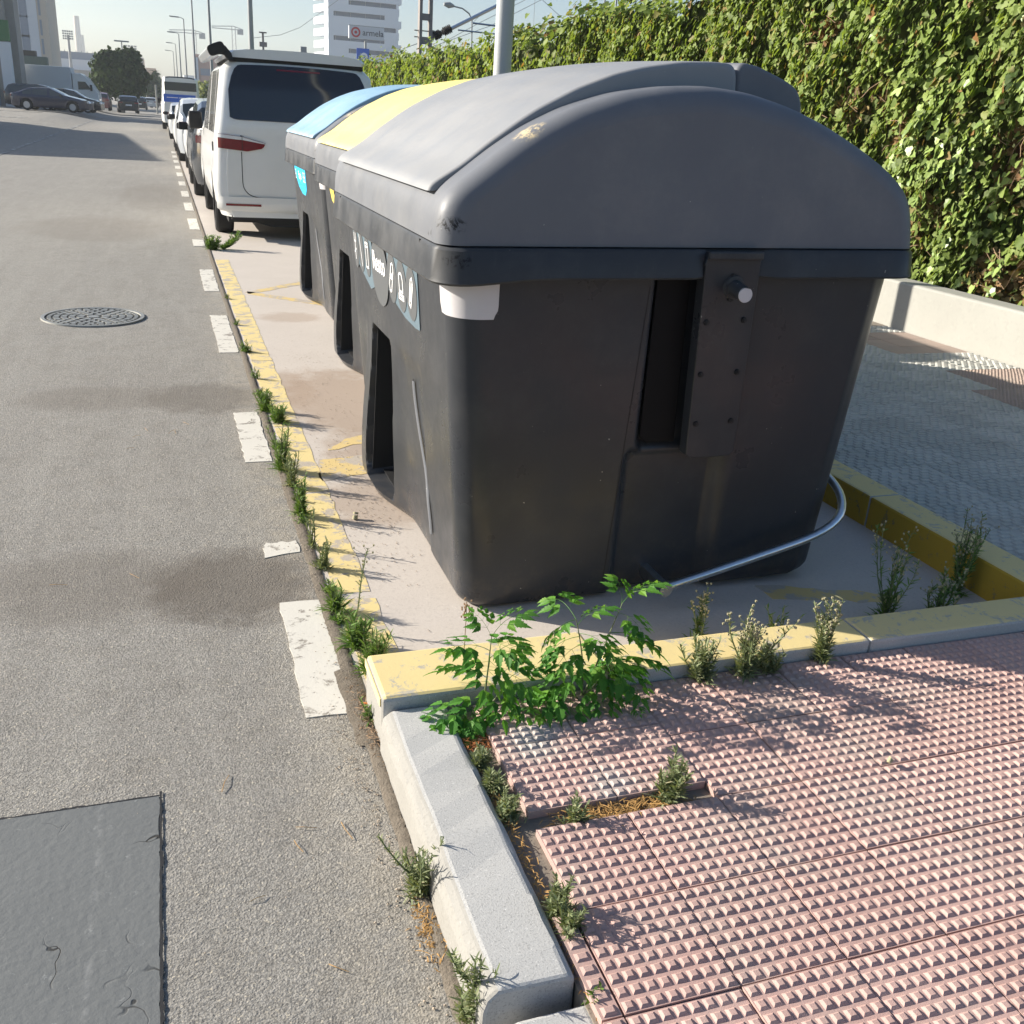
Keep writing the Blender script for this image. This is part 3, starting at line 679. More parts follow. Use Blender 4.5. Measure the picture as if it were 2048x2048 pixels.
        lb = thing_part('label', t); m = MB(); lprism(m, [(-4.48, 1.135), (-3.76, 1.135), (-3.76, .96), (-3.86, .905), (-4.05, .905), (-4.26, .95), (-4.42, 1.03), (-4.48, 1.08)], .0016); obj('backing', m, 'cyan', lb)
        me = text_mesh('Papel', .09, 'white_print', 'lettering', .003); o = link(bpy.data.objects.new('lettering', me), lb)
        o.matrix_local = Matrix.Translation((face_x(1.05) - .005, 4.12, 1.05)) @ Matrix(((0, -.0703, -1, 0), (-1, 0, 0, 0), (0, 1, -.0703, 0), (0, 0, 0, 1)))
        for s_ in (-4.40, -3.90, -3.82):
            m = MB(); strokes(m, [(s_ - .022, 1.015), (s_ - .022, 1.085), (s_ + .022, 1.085), (s_ + .022, 1.015)], .008, .004, True); strokes(m, [(s_ - .02, 1.05), (s_ + .02, 1.05)], .008, .004)
            obj('pictogram', m, 'white_print', lb)
    t.location = (loc[0] + .012, loc[1], loc[2] - .010); t.rotation_euler.y = -.013
    return t
def thing_part(name, par):
    o = link(bpy.data.objects.new(name, None), par); return o
def smooth3(P, n):
    P = np.array(P, float); t = np.concatenate([[0], np.cumsum(np.linalg.norm(np.diff(P, axis=0), axis=1))]); q = np.linspace(0, t[-1], n)
    R_ = np.stack([np.interp(q, t, P[:, k]) for k in range(3)], 1)
    for _ in range(5): R_[1:-1] = (R_[:-2] + 2 * R_[1:-1] + R_[2:]) / 4
    return [tuple(p) for p in R_]
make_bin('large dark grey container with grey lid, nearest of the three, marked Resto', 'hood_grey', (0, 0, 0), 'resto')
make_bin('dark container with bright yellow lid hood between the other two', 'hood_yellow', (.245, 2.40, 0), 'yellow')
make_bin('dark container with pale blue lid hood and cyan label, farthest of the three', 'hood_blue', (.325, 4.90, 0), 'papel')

# ------------------------------------------------------------------ hedge
def leaf_shape():
    """ivy-like leaf: unit length along +y, folded at the midrib; 9 verts 8 tris"""
    return np.array([(0, 0, 0), (.34, -.10, .06), (.52, .22, .10), (.30, .50, .06), (.30, .72, .05), (0, 1.0, -.06), (-.30, .72, .05), (-.30, .50, .06), (-.52, .22, .10), (-.34, -.10, .06), (0, .45, 0)], float), \
        [(0, 1, 10), (1, 2, 10), (2, 3, 10), (3, 4, 10), (4, 5, 10), (5, 6, 10), (6, 7, 10), (7, 8, 10), (8, 9, 10), (9, 0, 10)]
LV, LF = leaf_shape()
def scatter_leaves(pos, nrm, size, base=LV, faces=LF, droop=.3, name='foliage', mat='ivy'):
    n = len(pos); nrm = nrm / np.linalg.norm(nrm, axis=1, keepdims=True)
    down = np.stack([rng.normal(0, .5, n), rng.normal(0, .62, n), -droop + rng.normal(0, .5, n)], 1)
    yv = down - nrm * (down * nrm).sum(1, keepdims=True); yv /= np.linalg.norm(yv, axis=1, keepdims=True)
    xv = np.cross(yv, nrm)
    B = base[None] * size[:, None, None]
    V = pos[:, None] + B[..., 0:1] * xv[:, None] + B[..., 1:2] * yv[:, None] + B[..., 2:3] * nrm[:, None]
    k = len(base); F = (np.array(faces)[None] + (np.arange(n) * k)[:, None, None]).reshape(-1, 3)
    me = bpy.data.meshes.new(name); me.vertices.add(n * k); me.vertices.foreach_set('co', V.reshape(-1))
    me.loops.add(F.size); me.loops.foreach_set('vertex_index', F.reshape(-1)); me.polygons.add(len(F))
    me.polygons.foreach_set('loop_start', np.arange(0, F.size, 3)); me.polygons.foreach_set('loop_total', np.full(len(F), 3)); me.update(calc_edges=True); me.materials.append(M[mat]); return me
def bul(y, z):
    return .6 * (.16 * np.sin(y * 1.7 + z * 1.1) * np.sin(z * 2.3 + y * .6) + .11 * np.sin(y * 4.1 - z * 2.9 + 1) + .07 * np.sin(y * 9.3 + z * 7.7) + .05 * np.sin(y * 17 + 3 * z))
def htop(y):
    return 3.08 + .34 * np.clip((15 - y) / 6, 0, 1) + .10 * np.sin(y * 1.3 + .5) + .07 * np.sin(y * 3.7) + .05 * np.sin(y * 8.1) + np.where(y > 18, -.08, 0)
DRY = [(6.55, 1.58, .28), (6.35, 1.40, .22), (7.6, 1.0, .25), (7.95, .86, .25), (6.5, .62, .25), (6.2, .60, .22), (7.95, 1.70, .22), (8.75, 1.93, .2), (9.4, 2.6, .2), (8.4, 2.05, .16), (7.2, 1.1, .14), (11.5, 2.2, .2), (10.2, 1.5, .25)]
hedge = thing('ivy_hedge', 'tall dense ivy hedge with dry patches behind the low wall', 'hedge')
def hpts(n, y0, y1, dmax=.20):
    y = rng.uniform(y0, y1, n); f = rng.random(n); z = .46 + f * (htop(y) - .46)
    dep = rng.random(n) ** 2.0 * dmax
    x = 6.42 - bul(y, z) - .05 + dep + .10 * np.clip(z - 2.6, 0, 1)
    nr = np.stack([-np.ones(n), .40 + rng.normal(0, .40, n), .45 + rng.normal(0, .38, n)], 1)
    return np.stack([x, y, z], 1), nr
p1, n1 = hpts(38000, 3.4, 16.5); s1 = rng.uniform(.035, .095, len(p1))
p2, n2 = hpts(30000, 16.5, 70); s2 = rng.uniform(.075, .13, len(p2))
# crown: shoots on the top
n = 5200; y = np.concatenate([rng.uniform(3.4, 20, 2600), rng.uniform(16, 70, 2600)]); sp = (np.sin(y * 2.7) * np.sin(y * 7.3 + 1) > .35)
z = htop(y) + np.abs(rng.normal(0, .05, n)) + sp * np.abs(rng.normal(0, .09, n)); x = 6.42 + rng.uniform(-.2, .5, n)
p3 = np.stack([x, y, z], 1); n3 = np.stack([-.6 + rng.normal(0, .5, n), rng.normal(0, .5, n), .8 + rng.normal(0, .3, n)], 1); s3 = rng.uniform(.06, .12, n)
# keep the sight lines of dry gaps: thin the foliage there
dry = np.array(DRY)
def indry(p):
    m_ = np.zeros(len(p), bool)
    for a, c, r_ in dry: m_ |= ((p[:, 1] - a) ** 2 + (p[:, 2] - c) ** 2 < (r_ * (0.8 + .4 * np.sin(p[:, 1] * 31 + p[:, 2] * 23))) ** 2)
    return m_
k1 = ~(indry(p1) & (rng.random(len(p1)) < .72)); p1, n1, s1 = p1[k1], n1[k1], s1[k1]
# the 300 largest-looking leaves are single parts, sharing a few meshes
front = np.where((p1[:, 1] > 6.25) & (p1[:, 1] < 9.5) & (p1[:, 0] < 6.36))[0]; order = front[np.argsort(-s1[front] / p1[front, 1])][:300]
lms = []
for k in range(3):
    me = bpy.data.meshes.new('leaf'); v = LV.copy(); v[:, 2] *= (1, 1.6, .5)[k]; me.from_pydata([tuple(q) for q in v], [], LF)
    mt = M['ivy']; me.materials.append(mt); lms.append(me)
def leafone(name, cols):
    return leafmat(name, cols)
for k, c in enumerate(((.155, .225, .055), (.22, .30, .08), (.24, .32, .085))):
    mm_ = N('ivy_leaf_single', .42, .45); oi = mm_.t.nodes.new('ShaderNodeObjectInfo')
    mm_.col(mm_.mix(oi.outputs['Random'], tuple(v * .75 for v in c) + (1,), tuple(v * 1.2 for v in c) + (1,))); lms[k].materials[0] = mm_.m
for i in order:
    nn = Vector(n1[i]).normalized(); dn = Vector((random.gauss(0, .5), random.gauss(0, .5), -.6 + random.gauss(0, .4))); yv = (dn - nn * dn.dot(nn)).normalized(); xv = yv.cross(nn)
    o = link(bpy.data.objects.new('leaf', random.choice(lms)), hedge); s_ = s1[i] * .95
    o.matrix_local = Matrix.Translation(p1[i]) @ Matrix(((xv.x, yv.x, nn.x, 0), (xv.y, yv.y, nn.y, 0), (xv.z, yv.z, nn.z, 0), (0, 0, 0, 1))) @ Matrix.Scale(s_, 4)
keep = np.ones(len(p1), bool); keep[order] = False
P_ = np.concatenate([p1[keep], p2, p3]); N_ = np.concatenate([n1[keep], n2, n3]); S_ = np.concatenate([s1[keep], s2, s3])
stuff(link(bpy.data.objects.new('foliage', scatter_leaves(P_, N_, S_)), hedge))
# dry brown leaves in the gaps
pd, nd = hpts(26000, 3.4, 12, .12); pd = pd[indry(pd)]; nd = rng.normal(0, 1, (len(pd), 3)); nd[:, 0] -= 1; pd[:, 0] += .07
M['dryleaf'] = leafmat('dry_brown_leaf', [(0, lin(.10, .055, .03)), (.4, lin(.24, .13, .06)), (.8, lin(.36, .23, .11)), (1, lin(.5, .36, .18))], .15, .7)
stuff(link(bpy.data.objects.new('dry_leaves', scatter_leaves(pd, nd, rng.uniform(.04, .08, len(pd)), mat='dryleaf')), hedge))
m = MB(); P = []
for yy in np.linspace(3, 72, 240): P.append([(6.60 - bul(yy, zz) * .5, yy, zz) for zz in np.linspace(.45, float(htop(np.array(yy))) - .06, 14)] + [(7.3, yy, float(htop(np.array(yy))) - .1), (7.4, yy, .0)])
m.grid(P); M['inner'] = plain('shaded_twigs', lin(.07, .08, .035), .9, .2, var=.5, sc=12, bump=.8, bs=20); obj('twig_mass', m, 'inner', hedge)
# twigs in the dry gaps
m = MB()
for a, c, r_ in dry:
    for k in range(9):
        yy = a + random.uniform(-1, 1) * r_; zz = c + random.uniform(-1, 1) * r_; xx = 6.40 - float(bul(np.array(yy), np.array(zz)))
        d = Vector((random.uniform(-.05, .05), random.uniform(-.25, .25), random.uniform(-.22, .22))); m.tube([(xx, yy, zz), tuple(Vector((xx, yy, zz)) + d * .5 + Vector((-.02, 0, .01))), tuple(Vector((xx, yy, zz)) + d)], .003, 3)
stuff(obj('dry_twigs', m, 'stem_dry', hedge))

# ------------------------------------------------------------------ weeds
def ribbon(m, p0, d, L, wd, bend=.3, n=3, side=None):
    p = Vector(p0); d = Vector(d).normalized(); sd = d.cross(Vector((0, 0, 1)))
    if sd.length < .1: sd = Vector((1, 0, 0))
    sd = (sd.normalized() + Vector((0, 0, random.uniform(-.6, .6)))).normalized()
    pts = []
    for k in range(n + 1):
        t = k / n; ww = wd * (1 - t) ** .6 * (.6 + t * 1.2 if t < .5 else 1.2) * .5
        pts.append((p - sd * ww, p + sd * ww)); p = p + d * L / n; d = (d + Vector((0, 0, -bend / n))).normalized()
    vs = [q for a in pts for q in a]; m.add(vs, [(2 * k, 2 * k + 1, 2 * k + 3, 2 * k + 2) for k in range(n)])
def fleabane(name, label, loc, h=.16, stems=5, dens=26, spread=.5, mat='weed', lean=(0, 0), leafl=.035, heads=False, group=None, cat='weed', basal=40, wd=.0045):
    t = thing(name, label, cat, loc, 0, group); ms = MB(); ml = MB(); mh_ = MB()
    h *= 1.25; leafl *= 1.25; wd *= 1.5; dens = int(dens * 1.25); basal = int(basal * 1.1); stems = stems + (2 if stems > 2 else 0)
    for s_ in range(stems):
        a = random.uniform(0, 2 * PI); sp = random.uniform(.1, 1) * spread; d = Vector((math.cos(a) * sp + lean[0], math.sin(a) * sp + lean[1], 1)).normalized()
        hh = h * random.uniform(.55, 1); p = Vector((random.uniform(-.012, .012), random.uniform(-.012, .012), 0)); pts = [tuple(p)]
        N_s = 8
        for k in range(N_s):
            d = (d + Vector((random.gauss(0, .07), random.gauss(0, .07), .10))).normalized(); p = p + d * hh / N_s; pts.append(tuple(p))
            for q in range(max(1, int(dens / N_s * (1.2 - .7 * k / N_s)))):
                a2 = random.uniform(0, 2 * PI); ld = Vector((math.cos(a2), math.sin(a2), random.uniform(.3, 1.3))).normalized()
                ribbon(ml, p - d * random.random() * hh / N_s, ld, leafl * random.uniform(.5, 1.1) * (1 - .45 * k / N_s), wd, random.uniform(0, .5))
        ms.tube(pts, [.0022 * (1 - .6 * k / N_s) + .0006 for k in range(N_s + 1)], 4)
        if heads:
            for q in range(9):
                c = Vector(pts[-1]) - d * random.random() * hh * .35; e = c + Vector((random.gauss(0, .012), random.gauss(0, .012), random.uniform(.004, .02)))
                ms.tube([tuple(c), tuple(e)], .0006, 3); mh_.cyl(tuple(e), (0, 0, .006), .0028, .0036, 6)
    for q in range(basal):
        a2 = random.uniform(0, 2 * PI); ribbon(ml, (random.gauss(0, .012), random.gauss(0, .012), .002), (math.cos(a2), math.sin(a2), random.uniform(.15, 1.6)), leafl * random.uniform(.7, 1.5), wd, random.uniform(.3, 1.2))
    obj('stem', ms, 'stem', t, fix=False); stuff(obj('foliage', ml, mat, t, fix=False))
    if heads: stuff(obj('seed_heads', mh_, 'fluff', t, fix=False))
    return t
GW = 'weeds growing in the pavement joints'
fb = fleabane
fb('weed', 'grey green weed clump with one tall tip, leftmost of the pale weeds by the beam', (1.39, 2.125, .12), .12, 16, 34, 1.1, leafl=.034, group=GW, basal=90)
fb('weed', 'dense grey green weed with brown seed stalk, middle one by the beam', (1.53, 2.12, .12), .17, 13, 40, .8, leafl=.032, heads=True, group=GW, basal=120)
fb('weed', 'small round cushion of grey green weed joined to the middle clump', (1.61, 2.12, .12), .085, 14, 40, 1.3, leafl=.03, group=GW, basal=110)
fb('weed', 'upright pale weed with drooping curled leaves, rightmost on the pink paving', (1.81, 2.135, .12), .17, 6, 60, .3, leafl=.036, heads=True, group=GW, basal=40)
fb('weed', 'small dark weed behind the beam beside the rightmost pale weed', (1.80, 2.34, 0), .17, 6, 26, .5, 'weed_green', group=GW)
fb('weed', 'thin dark weed inside the bay behind the pale clumps', (1.60, 2.50, 0), .18, 5, 26, .4, 'weed_green', leafl=.03, heads=True, group=GW, basal=20)
fb('weed', 'tall thin flowering weed in the shaded bay corner, left of two', (2.37, 2.50, 0), .30, 7, 40, .35, 'weed_green', leafl=.045, heads=True, group=GW, basal=70)
fb('weed', 'low feathery weed in the shaded bay beside the tall flowering one', (2.56, 2.46, 0), .18, 9, 34, 1.1, 'weed_green', leafl=.04, heads=True, group=GW, basal=60)
fb('weed', 'bushy flowering weed against the inner face of the long yellow kerb', (2.79, 2.62, 0), .30, 12, 46, .45, 'weed_green', leafl=.035, heads=True, group=GW, basal=60)
# along the seam beside the road
fb('weed', 'thick green weed on the road seam at the first yellow line, bushiest of the row', (.455, 5.42, .005), .11, 9, 40, .8, 'weed_green', leafl=.04, group=GW, basal=160)
fb('weed', 'spreading green weed just nearer than the bushiest on the seam', (.50, 5.20, .005), .10, 10, 40, 1.1, 'weed_green', leafl=.045, group=GW, basal=140)
fb('weed', 'tall needle leaved weed beside the second white dash', (.443, 4.42, .005), .20, 12, 44, .4, 'weed_green', (.05, 0), .05, group=GW, basal=120, wd=.0035)
fb('weed', 'stiff grey green weed in the seam in front of the needle leaved weed', (.455, 4.20, .005), .14, 8, 34, .5, leafl=.035, group=GW, basal=60)
fb('weed', 'narrow green weed in the seam beside the bare bay', (.456, 3.85, .005), .15, 9, 40, .35, 'weed_green', (.05, 0), .035, group=GW, basal=80)
fb('weed', 'thin sprig with sparse leaves in the seam above the stained dash', (.456, 3.52, .005), .15, 4, 22, .35, leafl=.025, group=GW, basal=20)
fb('weed', 'small round weed sitting in the widened dirt seam', (.466, 3.32, .005), .09, 6, 30, .7, leafl=.028, group=GW, basal=40)
fb('weed', 'fresh light green grassy weed beside the dirty white dash', (.462, 2.97, .005), .09, 6, 24, .5, 'weed_green', leafl=.05, group=GW, basal=50)
fb('weed', 'long sprig leaning over the yellow line with feathery tip', (.475, 2.82, .005), .27, 1, 70, .05, 'weed', (.55, .25), .022, heads=True, group=GW, basal=30)
fb('weed', 'dark green narrow leaved weed above the near white dash', (.485, 2.72, .005), .10, 9, 30, .6, 'weed_green', (.1, 0), .05, group=GW, basal=90)
fb('weed', 'large trailing weed at the corner of the yellow kerb beam', (.505, 2.56, .005), .13, 12, 40, .7, 'weed_green', (.15, 0), .045, group=GW, basal=120, wd=.0035)
fb('weed', 'flat mat of green weed at the far end of the yellow line', (.48, 12.1, .005), .14, 16, 40, 1.8, 'weed_green', leafl=.07, group=GW, basal=200, wd=.01)
fb('weed', 'flat sprawling weed tip beside the far mat in front of the van', (.60, 12.15, .005), .24, 16, 40, 1.2, 'weed_green', (2.6, 0), .06, group=GW, basal=20, wd=.01)
for k in range(16):
    yy = random.choice([2.35, 2.9, 3.1, 3.42, 3.62, 3.75, 4.0, 4.6, 4.75, 4.95, 5.7, 6.1, 6.9, 7.8, 8.9]) + random.uniform(-.05, .05)
    fb('sprout', 'tiny green sprout in the dirt seam beside the yellow line', (.446 + random.uniform(0, .02), yy, .006), random.uniform(.03, .07), 3, 14, random.uniform(.5, 1.6), random.choice(['weed', 'weed_green']), (random.uniform(-.3, .4), 0), random.uniform(.018, .035), group='sprouts in the road seam', basal=random.randint(8, 34))
# near the grey kerb
fb('weed', 'weed with curved branch growing at the foot of the grey kerb', (.432, 1.625, .0), .145, 11, 52, .65, leafl=.026, group=GW, basal=60, wd=.0032)
fb('weed', 'long arching sprig of the kerb weed reaching over the asphalt', (.425, 1.62, .06), .13, 1, 60, .02, 'weed', (-1.6, .25), .02, group=GW, basal=0, wd=.003)
fb('weed', 'fern like weed at the bottom edge in front of the kerb', (.443, 1.275, .02), .13, 6, 50, .45, leafl=.03, group=GW, basal=30, wd=.003)
fb('weed', 'fern like arching sprig on the face of the kerb', (.435, 1.30, .09), .07, 2, 50, .1, 'weed', (-.8, .5), .024, group=GW, basal=0, wd=.003)
fb('weed', 'dusty creeping weed between kerb and paving, far one', (.652, 1.90, .105), .05, 9, 40, .9, leafl=.022, group=GW, basal=70, wd=.0035)
fb('weed', 'dusty creeping weed between kerb and paving, middle one', (.655, 1.80, .105), .06, 9, 40, .9, leafl=.024, group=GW, basal=80, wd=.0035)
fb('weed', 'dusty creeping weed spilling over the kerb joint opposite the tile gap', (.655, 1.70, .105), .06, 9, 40, 1.0, leafl=.022, group=GW, basal=70, wd=.0035)
fb('weed', 'stubby dry green weed in the corner nearest the kerb end', (.66, 1.40, .105), .09, 8, 40, .6, leafl=.024, group=GW, basal=70, wd=.0035)
fb('weed', 'tangled grey weed by the kerb end', (.668, 1.34, .105), .06, 8, 40, .9, leafl=.02, group=GW, basal=70, wd=.003)
fb('weed', 'straggling green weed across the gap left by a broken tile', (1.05, 1.67, .105), .10, 9, 44, .9, 'weed', (.3, -.15), .032, group=GW, basal=70)
fb('weed', 'small pale sprig at the left end of the tile gap', (.80, 1.645, .105), .06, 5, 30, .9, leafl=.022, group=GW, basal=30)
fb('weed', 'tiny green sprout under the end of the kerbstone', (.655, 1.185, .08), .04, 4, 20, .5, 'weed_green', leafl=.02, group=GW, basal=20)
# dead straw and leaves
def straw(name, label, cx, cy, z, rx, ry, n, mat, L=.03, cat='dead grass'):
    m = MB()
    for _ in range(n):
        a = random.uniform(0, PI * 2); ribbon(m, (cx + random.gauss(0, rx), cy + random.gauss(0, ry), z + random.uniform(0, .012)), (math.cos(a), math.sin(a), random.uniform(-.1, .5)), L * random.uniform(.4, 1.3), .003, .5)
    return stuff(tag(obj(name, m, mat, fix=False), label, cat))
straw('dead_grass', 'orange brown dead grass filling the gap of the broken tile', .93, 1.658, .104, .075, .016, 520, 'straw')
straw('dead_leaves', 'reddish dead leaves in the joint below the bright green plant', .665, 1.985, .112, .022, .02, 160, 'dead_red', .02, 'dead leaves')
straw('dead_grass', 'dry debris along the joint between the kerb and the pink paving', .648, 1.62, .104, .008, .22, 420, 'straw', .016)
straw('dead_grass', 'brown dry litter at the foot of the kerb weed', .425, 1.53, .002, .014, .05, 220, 'straw', .018)
straw('dead_grass', 'dry roots and crumbs in the seam by the kerb corner', .440, 2.30, .008, .012, .10, 260, 'stem_dry', .02)

# bright green seedlings -----------------------------------------
def leaflet(m, p, d, up, L, wd):
    """toothed, pointed leaflet"""
    d = Vector(d).normalized(); s_ = d.cross(up).normalized(); n_ = s_.cross(d)
    prf = [(0, .05), (.12, .55), (.22, .75), (.27, .95), (.30, .70), (.42, .72), (.47, .88), (.5, .55), (.62, .48), (.67, .58), (.7, .32), (.85, .2), (1, 0)]
    vs = []; fs = []
    for t, ww in prf:
        c = Vector(p) + d * L * t - n_ * L * .25 * t * t
        vs += [c - s_ * ww * wd / 2 + n_ * .08 * ww * wd, c - n_ * .04 * wd, c + s_ * ww * wd / 2 + n_ * .08 * ww * wd]
    for k in range(len(prf) - 1): fs += [(3 * k, 3 * k + 1, 3 * k + 4, 3 * k + 3), (3 * k + 1, 3 * k + 2, 3 * k + 5, 3 * k + 4)]
    m.add(vs, fs)
def compound(seed, L=.145):
    """bipinnate leaf along +y; stalk and pairs of pinnae each with toothed leaflets"""
    rs = random.Random(seed); m = MB(); up = Vector((0, 0, 1))
    def pos(t): return Vector((.0, L * t, .02 * math.sin(t * 2.2) - .05 * t * t * (.6 + .4)))
    m.tube([tuple(pos(k / 6)) for k in range(7)], [.0012 - .00012 * k for k in range(7)], 4)
    for t in (.34, .62, .84):
        for sd in (-1, 1):
            p = pos(t); pl = L * .46 * (1.15 - t * .62); d = Vector((sd * .85, .55, -.08)).normalized()
            m.tube([tuple(p), tuple(p + d * pl)], [.0007, .0004], 3)
            for s2 in (-1, 1):
                dd = (d + Vector((-d.y, d.x, 0)) * s2 * .8 + Vector((0, 0, -.2))).normalized(); leaflet(m, p + d * pl * .5, dd, up, pl * .78 * rs.uniform(.8, 1.1), pl * .52)
            leaflet(m, p + d * pl * .85, d + Vector((0, 0, -.3)), up, pl * 1.0, pl * .62)
    leaflet(m, pos(1), (0, 1, -.4), up, L * .40, L * .19)
    return m.mesh('leaf', 'melia')
cl = [compound(k) for k in range(4)]
def seedling(label, loc, stems, leaves, small=0):
    """stems: list of polylines; leaves: (stem, t, azimuth, pitch, size)"""
    t = thing('seedling', label, 'plant', loc, 0, 'bright green seedlings by the yellow beam'); m = MB()
    for s_ in stems: m.tube(smooth3(s_, 10), [.0035 - .00026 * k for k in range(10)], 6)
    obj('stem', m, 'stem', t, fix=False)
    for n_l, (si, tt, az, pit, sz) in enumerate(leaves):
        if len(leaves) > 6 and n_l % 4 == 2 and tt < .9: continue
        pth = smooth3(stems[si], 30); p = Vector(pth[min(29, int(tt * 29))])
        o = link(bpy.data.objects.new('leaf', random.choice(cl)), t); a = math.radians(az)
        R_ = Matrix.Rotation(a - PI / 2, 4, 'Z') @ Matrix.Rotation(math.radians(pit + 14), 4, 'X') @ Matrix.Rotation(random.gauss(0, .25), 4, 'Y')
        o.matrix_local = Matrix.Translation(p) @ R_ @ Matrix.Scale(sz * .93, 4)
    return t
st = [[(0, 0, 0), (.005, .004, .06), (.012, .01, .14), (.02, .02, .225)], [(0, 0, 0), (.04, .0, .05), (.065, .0, .10)], [(0, 0, 0), (-.02, -.02, .03), (-.045, -.03, .05)]]
lv = [(0, 1, 20, 20, .85), (0, 1, 120, 30, .6), (0, .95, -60, -5, .8), (0, .85, 175, 5, .85), (0, .8, -110, -20, .9), (0, .75, 30, -5, .95), (0, .6, 200, -10, .9), (0, .6, -30, -20, .9), (0, .5, 150, 0, .9),
      (0, .45, -80, -25, .9), (0, .4, 20, -15, .9), (0, .3, 230, -20, .9), (1, 1, 10, 0, .8), (1, .9, -70, -30, .8), (1, .6, 60, -10, .8), (2, 1, 190, -15, .9), (2, .8, -100, -30, .8), (2, .9, 230, -30, .8), (2, .6, 260, -20, .7)]
seedling('bright green toothed seedling with leaf arching left, left one of two', (.72, 2.12, .105), st, lv)
st = [[(0, 0, 0), (.002, .006, .08), (-.01, .012, .17), (-.03, .02, .25)], [(0, 0, 0), (.045, .02, .10), (.09, .04, .20), (.12, .05, .27)], [(0, 0, 0), (.03, -.01, .05), (.06, -.02, .10), (.08, -.01, .13)], [(0, 0, 0), (-.03, -.02, .03), (-.055, -.03, .06)]]
lv = [(0, 1, 100, 0, .9), (0, 1, 200, -25, .8), (0, .95, 20, 10, .8), (0, .85, -60, -10, .9), (0, .8, 160, -45, .9), (0, .7, -150, -20, .9), (0, .6, 10, -10, 1.), (0, .5, 220, -10, .9), (0, .45, -40, -25, .9), (0, .3, 180, -15, .9),
      (1, 1, 10, 15, .9), (1, .97, 70, 20, .7), (1, .9, -60, -20, .7), (1, .7, -30, -15, 1.), (1, .6, 30, 0, .9), (1, .5, -90, -30, .9), (1, .4, 60, 0, .8), (2, 1, -10, -15, 1.), (2, .9, -60, -30, .9), (2, .7, 20, -10, .9),
      (2, .5, -100, -25, .8), (3, 1, 200, -20, .95), (3, .9, 250, -30, .8), (3, .6, 170, -10, .9), (3, .4, 280, -30, .7), (2, .4, 40, 0, .9)]
seedling('larger bright green toothed seedling with long shoot rising right, right one of two', (1.01, 2.12, .105), st, lv)
st = [[(0, 0, 0), (0, 0, .02), (.0, .0, .035)]]
seedling('tiny yellow green seedling on the paving right of the large seedling', (1.115, 2.0, .118), st, [(0, 1, 20, 10, .28), (0, .9, 140, 10, .28), (0, .8, 260, 0, .28)])
seedling('tiny dark green seedling between the kerb and the left seedling', (.66, 2.04, .105), st, [(0, 1, 20, 10, .3), (0, .9, 140, 10, .3), (0, .8, 260, 0, .3), (0, .7, 200, 0, .3)])
m = MB(); mh_ = MB()
m.tube([(.715, 2.30, .15), (.72, 2.31, .30), (.722, 2.32, .345)], .0012, 4)
for k in range(34): mh_.cyl((.721 + random.gauss(0, .007), 2.315 + random.gauss(0, .006), random.uniform(.29, .35)), (0, 0, .005), .002, .003, 5)
t = thing('dry_flower', 'dry brown flower spike rising behind the left green seedling', 'weed'); obj('stem', m, 'stem_dry', t); stuff(obj('seed_heads', mh_, 'stem_dry', t))

# gravel and litter ------------------------------------------------
def pebbles(name, label, areas, n, s0, s1, mat, parent=None):
    m = MB()
    for _ in range(n):
        cx, cy, rx, ry, z = random.choice(areas); x = random.gauss(cx, rx); y = random.gauss(cy, ry)
        if x > .86 and 2.8 < y < 4.8: continue
        s_ = random.uniform(s0, s1); a = random.uniform(0, PI)
        ca, sa = math.cos(a), math.sin(a)
        base = [(1, 0, 0), (.3, .8, 0), (-.8, .5, 0), (-.7, -.6, 0), (.4, -.8, 0)]
        vs = [(x + (p * ca - q * sa) * s_, y + (p * sa + q * ca) * s_ * .8, z + .0005) for p, q, _ in base] + [(x + random.uniform(-.3, .3) * s_, y, z + s_ * random.uniform(.5, .9))]
        m.add(vs, [(i, (i + 1) % 5, 5) for i in range(5)])
    return stuff(tag(obj(name, m, mat, fix=False), label, 'gravel'))
pebbles('gravel', 'loose pale grit scattered on the bay between the bins and the yellow line', [(.78, 5.5, .12, .35, .006), (.75, 4.5, .12, .3, .006), (.8, 4.0, .12, .25, .006), (.85, 6.6, .15, .5, .006), (.7, 3.6, .1, .3, .006)], 1500, .001, .0042, 'gravel')
pebbles('gravel', 'small stones and grit lying along the asphalt edge', [(.39, 2.2, .03, .35, .002), (.40, 3.4, .03, .5, .012), (.41, 4.8, .02, .9, .012), (.40, 1.6, .03, .4, .002)], 700, .0012, .0045, 'gravel')
pebbles('gravel', 'tiny bright chips scattered over the near asphalt', [(-.1, 2.4, .5, .9, .002), (-.8, 4.5, .8, 1.6, .002)], 260, .001, .003, 'gravel')
t = tag(obj('bottle_cap', MB().tube([(.665, 3.77, .006), (.668, 3.775, .022)], .011, 12).tube([(.669, 3.777, .026), (.671, 3.78, .034)], .011, 12), 'fluff', smooth=.6), 'pale ridged bottle cap lying on the bay', 'bottle cap')
M['orange'] = plain('orange_litter', lin(.75, .22, .03), .5)
tag(obj('cigarette_end', MB().tube([(.445, 2.385, .012), (.47, 2.372, .014)], .0036, 8), 'orange', smooth=.6), 'orange cigarette end in the seam by the kerb corner', 'litter')
tag(obj('snail_shell', MB().tube([(1.66, 1.63, .131), (1.668, 1.635, .139), (1.672, 1.63, .134)], [.006, .007, .003], 8), 'fluff', smooth=1.), 'tiny pale snail shell on the pink paving', 'shell')
m = MB()
